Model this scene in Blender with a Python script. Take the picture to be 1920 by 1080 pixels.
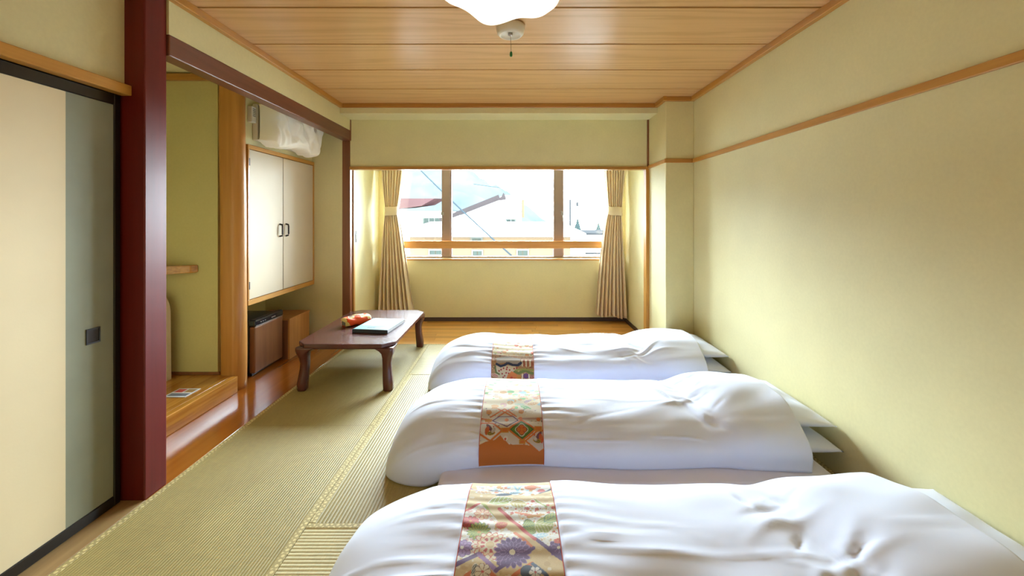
import bpy, bmesh, math, random
import numpy as np
from mathutils import Vector, Matrix

for o in list(bpy.data.objects):
    bpy.data.objects.remove(o, do_unlink=True)
scene = bpy.context.scene
C = scene.collection
rng = random.Random(7)

# ------------------------------------------------------------------ camera, sky, exposure
H_EYE = 1.35
F_PX = 766.0
cam_d = bpy.data.cameras.new('camera')
cam = bpy.data.objects.new('camera', cam_d)
C.objects.link(cam)
cam.location = (0, 0, H_EYE)
cam.rotation_euler = (math.pi / 2, 0, 0)
cam_d.sensor_fit = 'HORIZONTAL'
cam_d.sensor_width = 36
cam_d.lens = F_PX / 1920 * 36
cam_d.shift_x = -5 / 1920
cam_d.shift_y = -132 / 1920
cam_d.clip_start = 0.02
cam_d.clip_end = 500
scene.camera = cam

SKY = 32.0
world = bpy.data.worlds.new('sky')
scene.world = world
world.use_nodes = True
bg = world.node_tree.nodes['Background']
bg.inputs['Color'].default_value = (0.76, 0.90, 1.0, 1)
bg.inputs['Strength'].default_value = SKY

# sampling portal in the window opening (emits nothing itself)
pl = bpy.data.lights.new('window_portal', 'AREA')
pl.shape = 'RECTANGLE'
pl.size = 3.0
pl.size_y = 1.28
pl.cycles.is_portal = True
po = bpy.data.objects.new('window_portal', pl)
C.objects.link(po)
po.location = (-0.15, 5.52, 1.46)
po.rotation_euler = (-math.pi / 2, 0, 0)

vs = scene.view_settings
vs.view_transform = 'Standard'
vs.look = 'None'
vs.gamma = 1
vs.use_curve_mapping = False
vs.exposure = 1.1
try:
    scene.cycles.max_bounces = 14
    scene.cycles.diffuse_bounces = 9
except Exception:
    pass

# ------------------------------------------------------------------ colour + material helpers
def lin(c):
    c = c / 255.0
    return c / 12.92 if c <= 0.04045 else ((c + 0.055) / 1.055) ** 2.4

def S(r, g, b):
    return (lin(r), lin(g), lin(b), 1.0)

class NT:
    """small node-tree builder"""
    def __init__(self, name):
        self.m = bpy.data.materials.new(name)
        self.m.use_nodes = True
        self.t = self.m.node_tree
        self.b = self.t.nodes['Principled BSDF']
        self.out = self.t.nodes['Material Output']
    def n(self, kind, **kw):
        x = self.t.nodes.new(kind)
        for k, v in kw.items():
            setattr(x, k, v)
        return x
    def l(self, a, b):
        self.t.links.new(a, b)
    def math(self, op, a, b=None, c=None):
        x = self.n('ShaderNodeMath', operation=op)
        for i, v in enumerate((a, b, c)):
            if v is None:
                continue
            if isinstance(v, (int, float)):
                x.inputs[i].default_value = v
            else:
                self.l(v, x.inputs[i])
        return x.outputs[0]
    def coord(self, scale=(1, 1, 1), rand=True, kind='Object'):
        tc = self.n('ShaderNodeTexCoord')
        mp = self.n('ShaderNodeMapping')
        mp.inputs['Scale'].default_value = scale
        self.l(tc.outputs[kind], mp.inputs['Vector'])
        if rand:
            oi = self.n('ShaderNodeObjectInfo')
            v = self.n('ShaderNodeCombineXYZ')
            self.l(self.math('MULTIPLY', oi.outputs['Random'], 37.0), v.inputs[0])
            self.l(self.math('MULTIPLY', oi.outputs['Random'], 91.0), v.inputs[1])
            self.l(self.math('MULTIPLY', oi.outputs['Random'], 53.0), v.inputs[2])
            self.l(v.outputs[0], mp.inputs['Location'])
        return mp.outputs[0]
    def noise(self, vec, scale, detail=4, rough=0.5, dist=0.0):
        x = self.n('ShaderNodeTexNoise')
        x.inputs['Scale'].default_value = scale
        x.inputs['Detail'].default_value = detail
        x.inputs['Roughness'].default_value = rough
        x.inputs['Distortion'].default_value = dist
        self.l(vec, x.inputs['Vector'])
        return x.outputs['Fac']
    def ramp(self, fac, stops):
        x = self.n('ShaderNodeValToRGB')
        e = x.color_ramp.elements
        while len(e) < len(stops):
            e.new(0.5)
        for el, (p, c) in zip(e, stops):
            el.position = p
            el.color = c
        self.l(fac, x.inputs[0])
        return x.outputs[0]
    def mix(self, fac, a, b, mode='MIX'):
        x = self.n('ShaderNodeMix', data_type='RGBA', blend_type=mode)
        for sock, v in ((x.inputs[0], fac), (x.inputs[6], a), (x.inputs[7], b)):
            if isinstance(v, (int, float)):
                sock.default_value = v
            elif isinstance(v, tuple):
                sock.default_value = v
            else:
                self.l(v, sock)
        return x.outputs[2]
    def col(self, c):
        if isinstance(c, tuple):
            self.b.inputs['Base Color'].default_value = c
        else:
            self.l(c, self.b.inputs['Base Color'])
    def set(self, **kw):
        for k, v in kw.items():
            self.b.inputs[k.replace('_', ' ')].default_value = v
        return self
    def bump(self, h, strength=0.2, dist=0.002):
        x = self.n('ShaderNodeBump')
        x.inputs['Strength'].default_value = strength
        x.inputs['Distance'].default_value = dist
        self.l(h, x.inputs['Height'])
        self.l(x.outputs[0], self.b.inputs['Normal'])

def scale_col(c, k):
    return (min(c[0] * k, 1), min(c[1] * k, 1), min(c[2] * k, 1), 1)

def plain(name, c, rough=0.5, var=0.06, vscale=6.0, bump=0.0, bscale=200, metal=0.0, spec=0.5, coat=0.0):
    t = NT(name)
    v = t.coord(rand=False)
    f = t.noise(v, vscale, 4)
    t.col(t.ramp(f, [(0.3, scale_col(c, 1 - var)), (0.7, scale_col(c, 1 + var))]))
    t.set(Roughness=rough, Metallic=metal)
    t.b.inputs['Specular IOR Level'].default_value = spec
    t.b.inputs['Coat Weight'].default_value = coat
    t.b.inputs['Coat Roughness'].default_value = 0.12
    if bump:
        t.bump(t.noise(v, bscale, 3), bump, 0.002)
    return t.m

def plaster(name, c):
    t = NT(name)
    v = t.coord(rand=False)
    big = t.noise(v, 1.6, 5, 0.6)
    fine = t.noise(v, 60, 3, 0.6)
    a = t.ramp(big, [(0.3, scale_col(c, 0.94)), (0.7, scale_col(c, 1.04))])
    b = t.ramp(fine, [(0.35, (0.965, 0.965, 0.96, 1)), (0.65, (1, 1, 1, 1))])
    t.col(t.mix(1.0, a, b, 'MULTIPLY'))
    t.set(Roughness=0.62)
    t.b.inputs['Specular IOR Level'].default_value = 0.35
    h = t.math('ADD', t.math('MULTIPLY', fine, 0.6), t.math('MULTIPLY', t.noise(v, 260, 2), 0.6))
    t.bump(h, 0.15, 0.001)
    return t.m

def wood(name, dark, light, axis='x', scale=1.0, rough=0.4, coat=0.0, contrast=1.0, bump=0.08, spec=0.5, piece=0.0):
    """streaky grain running along axis"""
    t = NT(name)
    lo, hi = 0.7 * scale, 14.0 * scale
    sc = {'x': (lo, hi, hi), 'y': (hi, lo, hi), 'z': (hi, hi, lo)}[axis]
    v = t.coord(sc)
    n1 = t.noise(v, 1.0, 6, 0.62, 0.9)
    sc2 = tuple(k * 4.5 for k in sc)
    n2 = t.noise(t.coord(sc2), 1.0, 3, 0.5)
    f = t.math('ADD', t.math('MULTIPLY', n1, 0.72), t.math('MULTIPLY', n2, 0.28))
    w = 0.2 / contrast
    c_ = t.ramp(f, [(0.5 - w, dark), (0.5 + w, light)])
    if piece:
        oi = t.n('ShaderNodeObjectInfo')
        c_ = t.mix(1.0, c_, t.ramp(oi.outputs['Random'], [(0.0, (1 - piece, 1 - piece * 1.15, 1 - piece * 1.4, 1)), (1.0, (1, 1, 1, 1))]), 'MULTIPLY')
    t.col(c_)
    t.set(Roughness=rough)
    t.b.inputs['Specular IOR Level'].default_value = spec
    t.b.inputs['Coat Weight'].default_value = coat
    t.b.inputs['Coat Roughness'].default_value = 0.14
    if bump:
        t.bump(f, bump, 0.002)
    return t.m

def ceiling_wood(name):
    """flat-sawn plank: cathedral figure down the middle, straight grain at the sides (grain along x)"""
    t = NT(name)
    tc = t.n('ShaderNodeTexCoord')
    sp = t.n('ShaderNodeSeparateXYZ')
    t.l(tc.outputs['Object'], sp.inputs[0])
    oi = t.n('ShaderNodeObjectInfo')
    r = oi.outputs['Random']
    x = t.math('ADD', sp.outputs[0], t.math('MULTIPLY', r, 23.0))
    yv = t.math('DIVIDE', t.math('ADD', sp.outputs[1], t.math('MULTIPLY', t.math('SUBTRACT', r, 0.5), 0.1)), 0.23)
    v = t.coord((0.8, 9, 9))
    n = t.noise(v, 1.0, 4, 0.55, 0.6)
    y2 = t.math('MULTIPLY', yv, yv)
    ph = t.math('ADD', t.math('MULTIPLY', x, 2.2), t.math('MULTIPLY', y2, 20.0))
    ph = t.math('ADD', ph, t.math('MULTIPLY', n, 13.0))
    s = t.math('SINE', ph)
    s = t.math('MULTIPLY', t.math('ADD', s, 1.0), 0.5)
    s = t.math('POWER', s, 2.2)
    streak = t.noise(t.coord((1.2, 70, 70)), 1.0, 3, 0.6)
    f = t.math('ADD', t.math('MULTIPLY', s, 0.5), t.math('MULTIPLY', streak, 0.5))
    base = t.ramp(f, [(0.1, S(222, 178, 120)), (0.9, S(202, 154, 96))])
    t.col(base)
    t.set(Roughness=0.32)
    t.b.inputs['Specular IOR Level'].default_value = 0.55
    t.bump(f, 0.03, 0.001)
    return t.m

def rush(name, c):
    t = NT(name)
    v = t.coord(rand=True)
    a = t.noise(v, 2.2, 4, 0.6)
    # single rushes cross the ribs: fine streaks both ways
    b = t.noise(t.coord((260, 26, 40)), 1.0, 2, 0.5)
    c2 = t.noise(t.coord((26, 260, 40)), 1.0, 2, 0.5)
    f = t.math('ADD', t.math('MULTIPLY', a, 0.4), t.math('ADD', t.math('MULTIPLY', b, 0.3), t.math('MULTIPLY', c2, 0.3)))
    t.col(t.ramp(f, [(0.3, scale_col(c, 0.78)), (0.7, scale_col(c, 1.18))]))
    t.set(Roughness=0.5)
    t.b.inputs['Specular IOR Level'].default_value = 0.4
    t.bump(f, 0.25, 0.001)
    return t.m

def heri_mat(name):
    """tatami border cloth: olive ground with pale round crests"""
    t = NT(name)
    v = t.coord(rand=False)
    vo = t.n('ShaderNodeTexVoronoi')
    vo.inputs['Scale'].default_value = 40
    vo.inputs['Randomness'].default_value = 0.3
    t.l(v, vo.inputs['Vector'])
    d = vo.outputs['Distance']
    ring = t.math('SINE', t.math('MULTIPLY', d, 11.0))
    m = t.math('GREATER_THAN', t.math('ADD', ring, t.math('MULTIPLY', t.noise(v, 120, 2), 0.4)), 0.3)
    t.col(t.mix(m, S(176, 158, 104), S(222, 206, 146)))
    t.set(Roughness=0.6)
    t.bump(t.noise(v, 900, 2), 0.2, 0.0008)
    return t.m

def fabric(name, c, rough=0.85, bump=0.12, var=0.03, sheen=0.15, bscale=700):
    t = NT(name)
    v = t.coord(rand=False)
    f = t.noise(v, 5, 4)
    t.col(t.ramp(f, [(0.3, scale_col(c, 1 - var)), (0.7, scale_col(c, 1 + var))]))
    t.set(Roughness=rough)
    t.b.inputs['Sheen Weight'].default_value = sheen
    t.b.inputs['Specular IOR Level'].default_value = 0.2
    t.bump(t.noise(v, bscale, 2), bump, 0.0008)
    return t.m

def translucent(m, k):
    t = m.node_tree
    tl = t.nodes.new('ShaderNodeBsdfTranslucent')
    b = t.nodes['Principled BSDF']
    src = b.inputs['Base Color'].links[0].from_socket
    t.links.new(src, tl.inputs['Color'])
    mx = t.nodes.new('ShaderNodeMixShader')
    mx.inputs[0].default_value = k
    t.links.new(b.outputs[0], mx.inputs[1])
    t.links.new(tl.outputs[0], mx.inputs[2])
    t.links.new(mx.outputs[0], t.nodes['Material Output'].inputs[0])
    return m

def attr_cloth(name, rough=0.55):
    t = NT(name)
    a = t.n('ShaderNodeVertexColor', layer_name='print')
    v = t.coord(rand=False)
    g = t.ramp(t.noise(v, 500, 2), [(0.3, (0.88, 0.88, 0.88, 1)), (0.7, (1, 1, 1, 1))])
    t.col(t.mix(1.0, a.outputs['Color'], g, 'MULTIPLY'))
    t.set(Roughness=rough)
    t.b.inputs['Sheen Weight'].default_value = 0.1
    t.bump(t.noise(v, 420, 3), 0.35, 0.0012)
    return t.m

def glass_mat():
    t = NT('window_glass')
    tr = t.n('ShaderNodeBsdfTransparent')
    gl = t.n('ShaderNodeBsdfGlossy')
    gl.inputs['Roughness'].default_value = 0.02
    fr = t.n('ShaderNodeFresnel')
    fr.inputs['IOR'].default_value = 1.4
    wav = t.noise(t.coord(rand=False), 0.7, 1)
    tr.inputs['Color'].default_value = (0.97, 0.985, 0.98, 1)
    mx = t.n('ShaderNodeMixShader')
    t.l(t.math('MULTIPLY', fr.outputs[0], t.math('ADD', 0.9, t.math('MULTIPLY', wav, 0.1))), mx.inputs[0])
    t.l(tr.outputs[0], mx.inputs[1])
    t.l(gl.outputs[0], mx.inputs[2])
    t.l(mx.outputs[0], t.out.inputs[0])
    return t.m

def lamp_mat(name, c, e):
    t = NT(name)
    v = t.coord(rand=False)
    f = t.noise(v, 5, 2)
    t.col(t.ramp(f, [(0.3, scale_col(c, 0.97)), (0.7, c)]))
    t.set(Roughness=0.35)
    t.b.inputs['Emission Color'].default_value = c
    t.b.inputs['Emission Strength'].default_value = e
    return t.m

WALL_C = S(224, 215, 166)
M = {
    'wall': plaster('wall_plaster', WALL_C),
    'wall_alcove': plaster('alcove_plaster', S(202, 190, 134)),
    'cover': fabric('cream_dust_cover', S(246, 241, 228), 0.8, 0.12, 0.02, 0.1),
    'plank': ceiling_wood('ceiling_plank_wood'),
    'ceil_gap': plain('ceiling_backing', S(70, 44, 24), 0.8),
    'trim': wood('orange_trim_wood', S(176, 118, 44), S(204, 150, 66), 'y', 1.0, 0.38, 0.2),
    'trimx': wood('orange_trim_wood_cross', S(162, 106, 44), S(192, 136, 60), 'x', 1.0, 0.38, 0.2),
    'trimz': wood('orange_trim_wood_upright', S(176, 118, 44), S(204, 150, 66), 'z', 1.0, 0.38, 0.2),
    'brown': wood('brown_post_wood', S(112, 66, 38), S(140, 84, 50), 'z', 1.0, 0.4, 0.15),
    'header': wood('red_brown_header_wood', S(98, 54, 38), S(124, 72, 52), 'y', 1.0, 0.36, 0.2),
    'red': wood('red_lacquered_wood', S(86, 22, 20), S(116, 32, 28), 'z', 0.6, 0.40, 0.04, bump=0.02, spec=0.3),
    'log': wood('alcove_log_wood', S(172, 112, 44), S(206, 146, 72), 'z', 0.7, 0.4, 0.3, bump=0.03),
    'step': wood('golden_step_wood', S(150, 90, 24), S(204, 144, 60), 'y', 0.9, 0.25, 0.5, 1.3, 0.05),
    'board': wood('amber_floor_board', S(146, 80, 22), S(182, 108, 38), 'y', 0.5, 0.16, 0.6, 1.0, 0.0),
    'plankfloor': wood('honey_floor_boards', S(220, 154, 70), S(242, 192, 110), 'x', 1.3, 0.32, 0.3, 1.0, 0.03, piece=0.35),
    'sill': wood('tan_threshold_wood', S(150, 118, 74), S(178, 146, 98), 'y', 1.0, 0.45),
    'dark': plain('dark_baseboard', S(70, 54, 48), 0.5),
    'black': plain('black_lacquer', S(18, 16, 15), 0.28, coat=0.3),
    'rush_old': rush('aged_rush', S(164, 147, 90)),
    'rush_new': rush('pale_rush', S(206, 194, 148)),
    'heri': heri_mat('tatami_border_cloth'),
    'slab': plain('floor_slab', S(120, 96, 66), 0.8),
    'white': fabric('white_cotton', S(217, 223, 243), 0.8, 0.10, 0.01, 0.2),
    'sheet': fabric('mattress_cotton', S(216, 212, 222), 0.85, 0.15, 0.02, 0.1),
    'obi': attr_cloth('brocade_print', 0.75),
    'obi_edge': fabric('brocade_piping', S(176, 72, 52)),
    'curtain': translucent(fabric('beige_curtain_cloth', S(232, 214, 182), 0.85, 0.25, 0.03, 0.1, 900), 0.08),
    'cream_door': plain('cream_laminate', S(204, 188, 160), 0.6, 0.015),
    'fusuma': plain('cream_fusuma_paper', S(226, 208, 170), 0.75, 0.03, 3.0, 0.12, 90),
    'fusuma_grey': plain('grey_green_fusuma_paper', S(142, 144, 124), 0.7, 0.07, 5.0, 0.12, 90),
    'metal_dark': plain('dark_iron', S(58, 50, 46), 0.4, metal=0.6),
    'metal': plain('steel', S(170, 164, 158), 0.35, metal=0.8),
    'fridge': plain('black_fridge_shell', S(22, 22, 26), 0.25),
    'fridge_panel': plain('navy_gloss_panel', S(24, 28, 40), 0.12, coat=0.5),
    'fridge_door': wood('fridge_woodgrain', S(110, 70, 44), S(142, 96, 64), 'z', 0.9, 0.35, 0.1, bump=0.02),
    'box_wood': wood('light_box_wood', S(168, 110, 54), S(200, 146, 84), 'z', 0.9, 0.4),
    'plastic': plain('offwhite_plastic', S(226, 218, 200), 0.4, 0.02),
    'plastic_d': plain('grey_slots', S(110, 104, 96), 0.6),
    'paper': plain('white_paper', S(214, 214, 220), 0.6, 0.02),
    'ink': plain('grey_ink', S(112, 116, 128), 0.6),
    'ink_red': plain('red_ink', S(206, 84, 76), 0.6),
    'teal': plain('pale_teal_card', S(140, 178, 180), 0.45),
    'binder': plain('navy_binder', S(44, 56, 70), 0.35),
    'lamp': lamp_mat('lit_acrylic_shade', (1.0, 0.98, 0.93, 1), 0.35),
    'lamp_rim': plain('shade_rim', S(226, 216, 198), 0.5, 0.02),
    'green': plain('green_pull', S(30, 120, 60), 0.4),
    'cord': plain('pull_cord', S(150, 130, 96), 0.7),
    'frame': plain('bronze_aluminium', S(146, 124, 114), 0.42, 0.03, metal=0.2),
    'glass': glass_mat(),
    'railwood': wood('handrail_wood', S(190, 126, 58), S(222, 166, 96), 'x', 1.0, 0.4, 0.2),
}

def lacquer_table():
    t = NT('carved_brown_lacquer')
    v = t.coord(rand=False)
    f = t.noise(v, 3, 4)
    t.col(t.ramp(f, [(0.3, S(84, 42, 36)), (0.7, S(106, 56, 48))]))
    t.set(Roughness=0.24)
    t.b.inputs['Coat Weight'].default_value = 0.4
    t.b.inputs['Coat Roughness'].default_value = 0.1
    n = t.noise(t.coord((10, 16, 10), rand=False), 3.0, 3, 0.6, 1.5)
    s = t.math('SINE', t.math('MULTIPLY', n, 26.0))
    t.bump(s, 0.45, 0.002)
    return t.m
M['table_top'] = lacquer_table()
M['table_leg'] = plain('brown_lacquer', S(88, 42, 36), 0.26, 0.08, 6, coat=0.4)

def patchwork(name):
    t = NT(name)
    v = t.coord(rand=False)
    vo = t.n('ShaderNodeTexVoronoi')
    vo.inputs['Scale'].default_value = 15
    t.l(v, vo.inputs['Vector'])
    sp = t.n('ShaderNodeSeparateColor')
    t.l(vo.outputs['Color'], sp.inputs[0])
    d = t.math('ADD', sp.outputs[0], t.math('MULTIPLY', t.noise(v, 30, 2), 0.2))
    x = t.n('ShaderNodeValToRGB')
    x.color_ramp.interpolation = 'CONSTANT'
    e = x.color_ramp.elements
    for p, c in ((0.55, S(232, 210, 140)), (0.75, S(246, 240, 228))):
        el = e.new(p); el.color = c
    e[0].color = S(236, 84, 22)
    e[-1].position = 0.95
    e[-1].color = S(220, 70, 20)
    t.l(d, x.inputs[0])
    t.col(x.outputs[0])
    t.set(Roughness=0.6)
    t.bump(t.noise(v, 300, 2), 0.2, 0.001)
    return t.m
M['tissue'] = patchwork('orange_patterned_cloth')

# ------------------------------------------------------------------ object helpers
def world_loc(o):
    p = Vector(o.location)
    while o.parent:
        o = o.parent
        p = p + Vector(o.location)
    return p

def tag(o, label=None, cat=None, group=None, kind=None):
    if label: o['label'] = label
    if cat: o['category'] = cat
    if group: o['group'] = group
    if kind: o['kind'] = kind
    return o

def thing(name, loc, label=None, cat=None, group=None, kind=None, parent=None):
    o = bpy.data.objects.new(name, None)
    C.objects.link(o)
    o.empty_display_size = 0.1
    o.location = loc
    if parent:
        o.parent = parent
        o.location = Vector(loc) - world_loc(parent)
    return tag(o, label, cat, group, kind)

def link(name, verts, faces, mat, parent=None, smooth=False, origin=None):
    """verts in world space; the object's origin goes to the base of the piece"""
    v = np.asarray(verts, dtype=np.float64)
    if origin is None:
        lo, hi = v.min(0), v.max(0)
        origin = ((lo[0] + hi[0]) / 2, (lo[1] + hi[1]) / 2, lo[2])
    v = v - np.array(origin)
    me = bpy.data.meshes.new(name)
    me.from_pydata([tuple(p) for p in v.tolist()], [], faces)
    me.update()
    me.materials.append(mat)
    if smooth:
        me.polygons.foreach_set('use_smooth', [True] * len(me.polygons))
    o = bpy.data.objects.new(name, me)
    C.objects.link(o)
    o.location = origin
    if parent:
        o.parent = parent
        o.location = Vector(origin) - world_loc(parent)
    return o

def bm_link(name, bm, mat, parent=None, smooth=False, angle=None):
    bmesh.ops.recalc_face_normals(bm, faces=bm.faces)
    bm.verts.ensure_lookup_table()
    bm.verts.index_update()
    V = [v.co[:] for v in bm.verts]
    Fc = [[v.index for v in f.verts] for f in bm.faces]
    bm.free()
    o = link(name, V, Fc, mat, parent, smooth)
    return o

def add_box(bm, x0, x1, y0, y1, z0, z1, bevel=0.0, seg=1):
    r = bmesh.ops.create_cube(bm, size=1.0)
    vs_ = r['verts']
    for v in vs_:
        v.co = Vector(((x0 + x1) / 2 + v.co.x * (x1 - x0), (y0 + y1) / 2 + v.co.y * (y1 - y0), (z0 + z1) / 2 + v.co.z * (z1 - z0)))
    if bevel:
        es = list({e for v in vs_ for e in v.link_edges})
        bmesh.ops.bevel(bm, geom=es, offset=bevel, segments=seg, profile=0.5, affect='EDGES')

def box(name, x0, x1, y0, y1, z0, z1, mat, parent=None, bevel=0.0, seg=1, rot=0.0, pivot=None):
    bm = bmesh.new()
    add_box(bm, x0, x1, y0, y1, z0, z1, bevel, seg)
    if rot:
        pv = Vector(pivot or ((x0 + x1) / 2, (y0 + y1) / 2, 0))
        R = Matrix.Rotation(rot, 3, 'Z')
        for v in bm.verts:
            v.co = R @ (v.co - pv) + pv
    return bm_link(name, bm, mat, parent)

def boxes(name, lst, mat, parent=None, bevel=0.0):
    bm = bmesh.new()
    for b in lst:
        add_box(bm, *b, bevel=bevel)
    return bm_link(name, bm, mat, parent)

def prism(name, poly, z0, z1, mat, parent=None, bevel=0.0, seg=1):
    bm = bmesh.new()
    bot = [bm.verts.new((p[0], p[1], z0)) for p in poly]
    top = [bm.verts.new((p[0], p[1], z1)) for p in poly]
    bm.faces.new(bot[::-1])
    bm.faces.new(top)
    n = len(poly)
    for i in range(n):
        bm.faces.new((bot[i], bot[(i + 1) % n], top[(i + 1) % n], top[i]))
    if bevel:
        bmesh.ops.bevel(bm, geom=list(bm.edges), offset=bevel, segments=seg, profile=0.5, affect='EDGES')
    return bm_link(name, bm, mat, parent)

def loft_bm(bm, rings, cap=True):
    rows = [[bm.verts.new(p) for p in r] for r in rings]
    n = len(rows[0])
    for a, b in zip(rows, rows[1:]):
        for i in range(n):
            bm.faces.new((a[i], a[(i + 1) % n], b[(i + 1) % n], b[i]))
    if cap:
        bm.faces.new(rows[0][::-1])
        bm.faces.new(rows[-1])

def loft(name, rings, mat, parent=None, smooth=True):
    bm = bmesh.new()
    loft_bm(bm, rings)
    return bm_link(name, bm, mat, parent, smooth)

def lathe(name, cx, cy, prof, mat, parent=None, n=32, smooth=True):
    rings = [[(cx + r * math.cos(2 * math.pi * k / n), cy + r * math.sin(2 * math.pi * k / n), z) for k in range(n)] for r, z in prof]
    return loft(name, rings, mat, parent, smooth)

def tube(name, pts, r, mat, parent=None, n=8):
    pts = [Vector(p) for p in pts]
    rings = []
    for i, p in enumerate(pts):
        d = (pts[min(i + 1, len(pts) - 1)] - pts[max(i - 1, 0)]).normalized()
        up = Vector((0, 0, 1)) if abs(d.z) < 0.9 else Vector((1, 0, 0))
        a = d.cross(up).normalized()
        b = d.cross(a).normalized()
        rr = r[i] if isinstance(r, (list, tuple)) else r
        rings.append([p + a * rr * math.cos(2 * math.pi * k / n) + b * rr * math.sin(2 * math.pi * k / n) for k in range(n)])
    return loft(name, rings, mat, parent, True)

def grid(name, P, mat, parent=None, smooth=True, close_u=False):
    """P: array (nu, nv, 3)"""
    nu, nv = P.shape[:2]
    idx = np.arange(nu * nv).reshape(nu, nv)
    a, b, c, d = idx[:-1, :-1], idx[1:, :-1], idx[1:, 1:], idx[:-1, 1:]
    F = np.stack([a, b, c, d], -1).reshape(-1, 4)
    if close_u:
        a, b, c, d = idx[-1, :-1], idx[0, :-1], idx[0, 1:], idx[-1, 1:]
        F = np.concatenate([F, np.stack([a, b, c, d], -1).reshape(-1, 4)])
    return link(name, P.reshape(-1, 3), F.tolist(), mat, parent, smooth)

def sines(x, y, seed, k0, n=10, aniso=(1, 1)):
    r = np.random.RandomState(seed)
    out = np.zeros_like(x)
    for i in range(n):
        a = r.uniform(0, 2 * math.pi)
        k = k0 * r.uniform(0.6, 1.8)
        out += np.sin(k * (x * math.cos(a) * aniso[0] + y * math.sin(a) * aniso[1]) + r.uniform(0, 6.3)) / n ** 0.5
    return out

def struct(o):
    o['kind'] = 'structure'
    return o

# ------------------------------------------------------------------ key dimensions (metres; x right, y away from the camera, z up)
XL, XR = -1.752, 1.695          # left and right wall planes
CEIL = 2.49
Y_END = 4.36                    # tatami edge / wall over the opening
Y_WIN = 5.33
Y_BACK = -1.8
X_DOOR = -1.87                  # sliding door plane
X_COL, Y_COL = 1.43, 3.865
Y_BEAM = 4.09
X_ALC = -2.14                   # alcove step and cabinet front plane

# ------------------------------------------------------------------ floor
floor = struct(box('floor', -3.0, 1.8, Y_BACK, 5.5, -0.12, -0.03, M['slab']))

def tatami(x0, x1, y0, y1, along, pitch, rushm):
    """one mat: ribbed rush face with cloth borders along its long sides"""
    g = 0.0012
    x0 += g; x1 -= g; y0 += g; y1 -= g
    amp = 0.0018
    if along == 'y':
        n = max(2, int((x1 - x0) / pitch))
        us = np.linspace(x0, x1, n * 6 + 1)
        z = amp * (np.abs(np.sin((us - x0) / (x1 - x0) * n * math.pi)) ** 0.7 - 1)
        V = [(u, yy, zz) for yy in (y0, y1) for u, zz in zip(us, z)]
    else:
        n = max(2, int((y1 - y0) / pitch))
        us = np.linspace(y0, y1, n * 6 + 1)
        z = amp * (np.abs(np.sin((us - y0) / (y1 - y0) * n * math.pi)) ** 0.7 - 1)
        V = [(xx, u, zz) for xx in (x1, x0) for u, zz in zip(us, z)]
    m = len(us)
    F = [(i, i + 1, m + i + 1, m + i) for i in range(m - 1)]
    b = len(V)
    V += [(x0, y0, -0.03), (x1, y0, -0.03), (x1, y1, -0.03), (x0, y1, -0.03), (x0, y0, -.003), (x1, y0, -.003), (x1, y1, -.003), (x0, y1, -.003)]
    F += [(b + i, b + (i + 1) % 4, b + 4 + (i + 1) % 4, b + 4 + i) for i in range(4)] + [(b + 3, b + 2, b + 1, b)]
    o = link('tatami_mat', V, F, rushm, floor)
    w = 0.027
    if along == 'y':
        box('border', x0, x0 + w, y0, y1, -0.004, 0.0012, M['heri'], o, 0.0006)
        box('border', x1 - w, x1, y0, y1, -0.004, 0.0012, M['heri'], o, 0.0006)
    else:
        box('border', x0, x1, y0, y0 + w, -0.004, 0.0012, M['heri'], o, 0.0006)
        box('border', x0, x1, y1 - w, y1, -0.004, 0.0012, M['heri'], o, 0.0006)

XA, XB = -1.76, -0.91
tatami(XA, XB, 0.95, 2.655, 'y', 0.0125, M['rush_old'])
tatami(XA, XB, 2.655, Y_END, 'y', 0.0125, M['rush_old'])
tatami(XB, 0.80, 0.95, 1.805, 'x', 0.0172, M['rush_new'])
tatami(XB, -0.055, 1.805, 3.51, 'y', 0.0165, M['rush_old'])
tatami(-0.055, 0.80, 1.805, 3.51, 'y', 0.0165, M['rush_old'])
tatami(XB, 0.80, 3.51, Y_END, 'x', 0.0172, M['rush_new'])
tatami(0.80, XR, 0.95, 2.655, 'y', 0.0165, M['rush_old'])
tatami(0.80, XR, 2.655, Y_END, 'y', 0.0165, M['rush_old'])
# boards in the entry behind, where the photographer stands
for k in range(9):
    x0 = XA + k * 0.384
    box('wood_board', x0 + .001, min(x0 + 0.382, XR), Y_BACK, 0.948, -0.03, -0.001, M['plankfloor'], floor, 0.001)
# threshold under the sliding door, boards beside the alcove
box('threshold', X_DOOR - 0.06, XA - 0.001, Y_BACK, 1.95, -0.03, 0.002, M['sill'], floor, 0.001)
box('alcove_board', -2.95, XA - 0.001, 1.95, Y_END, -0.03, 0.0, M['board'], floor, 0.0015)
# strip boards in the window bay
yy = Y_END + 0.002
box('edge_board', -1.77, 1.44, yy, yy + 0.05, -0.03, 0.001, M['plankfloor'], floor, 0.001)
yy += 0.051
row = 0
while yy < Y_WIN - 0.02:
    y1 = min(yy + 0.0835, Y_WIN)
    x = -1.77 - rng.uniform(0, 0.5)
    while x < 1.44:
        L = rng.uniform(0.45, 0.95)
        a, b_ = max(x, -1.77), min(x + L, 1.44)
        if b_ - a > 0.03:
            box('floorboard', a + .0008, b_ - .0008, yy + .0008, y1 - .0008, -0.03, 0.0, M['plankfloor'], floor, 0.0008)
        x += L
    yy = y1
    row += 1

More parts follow.
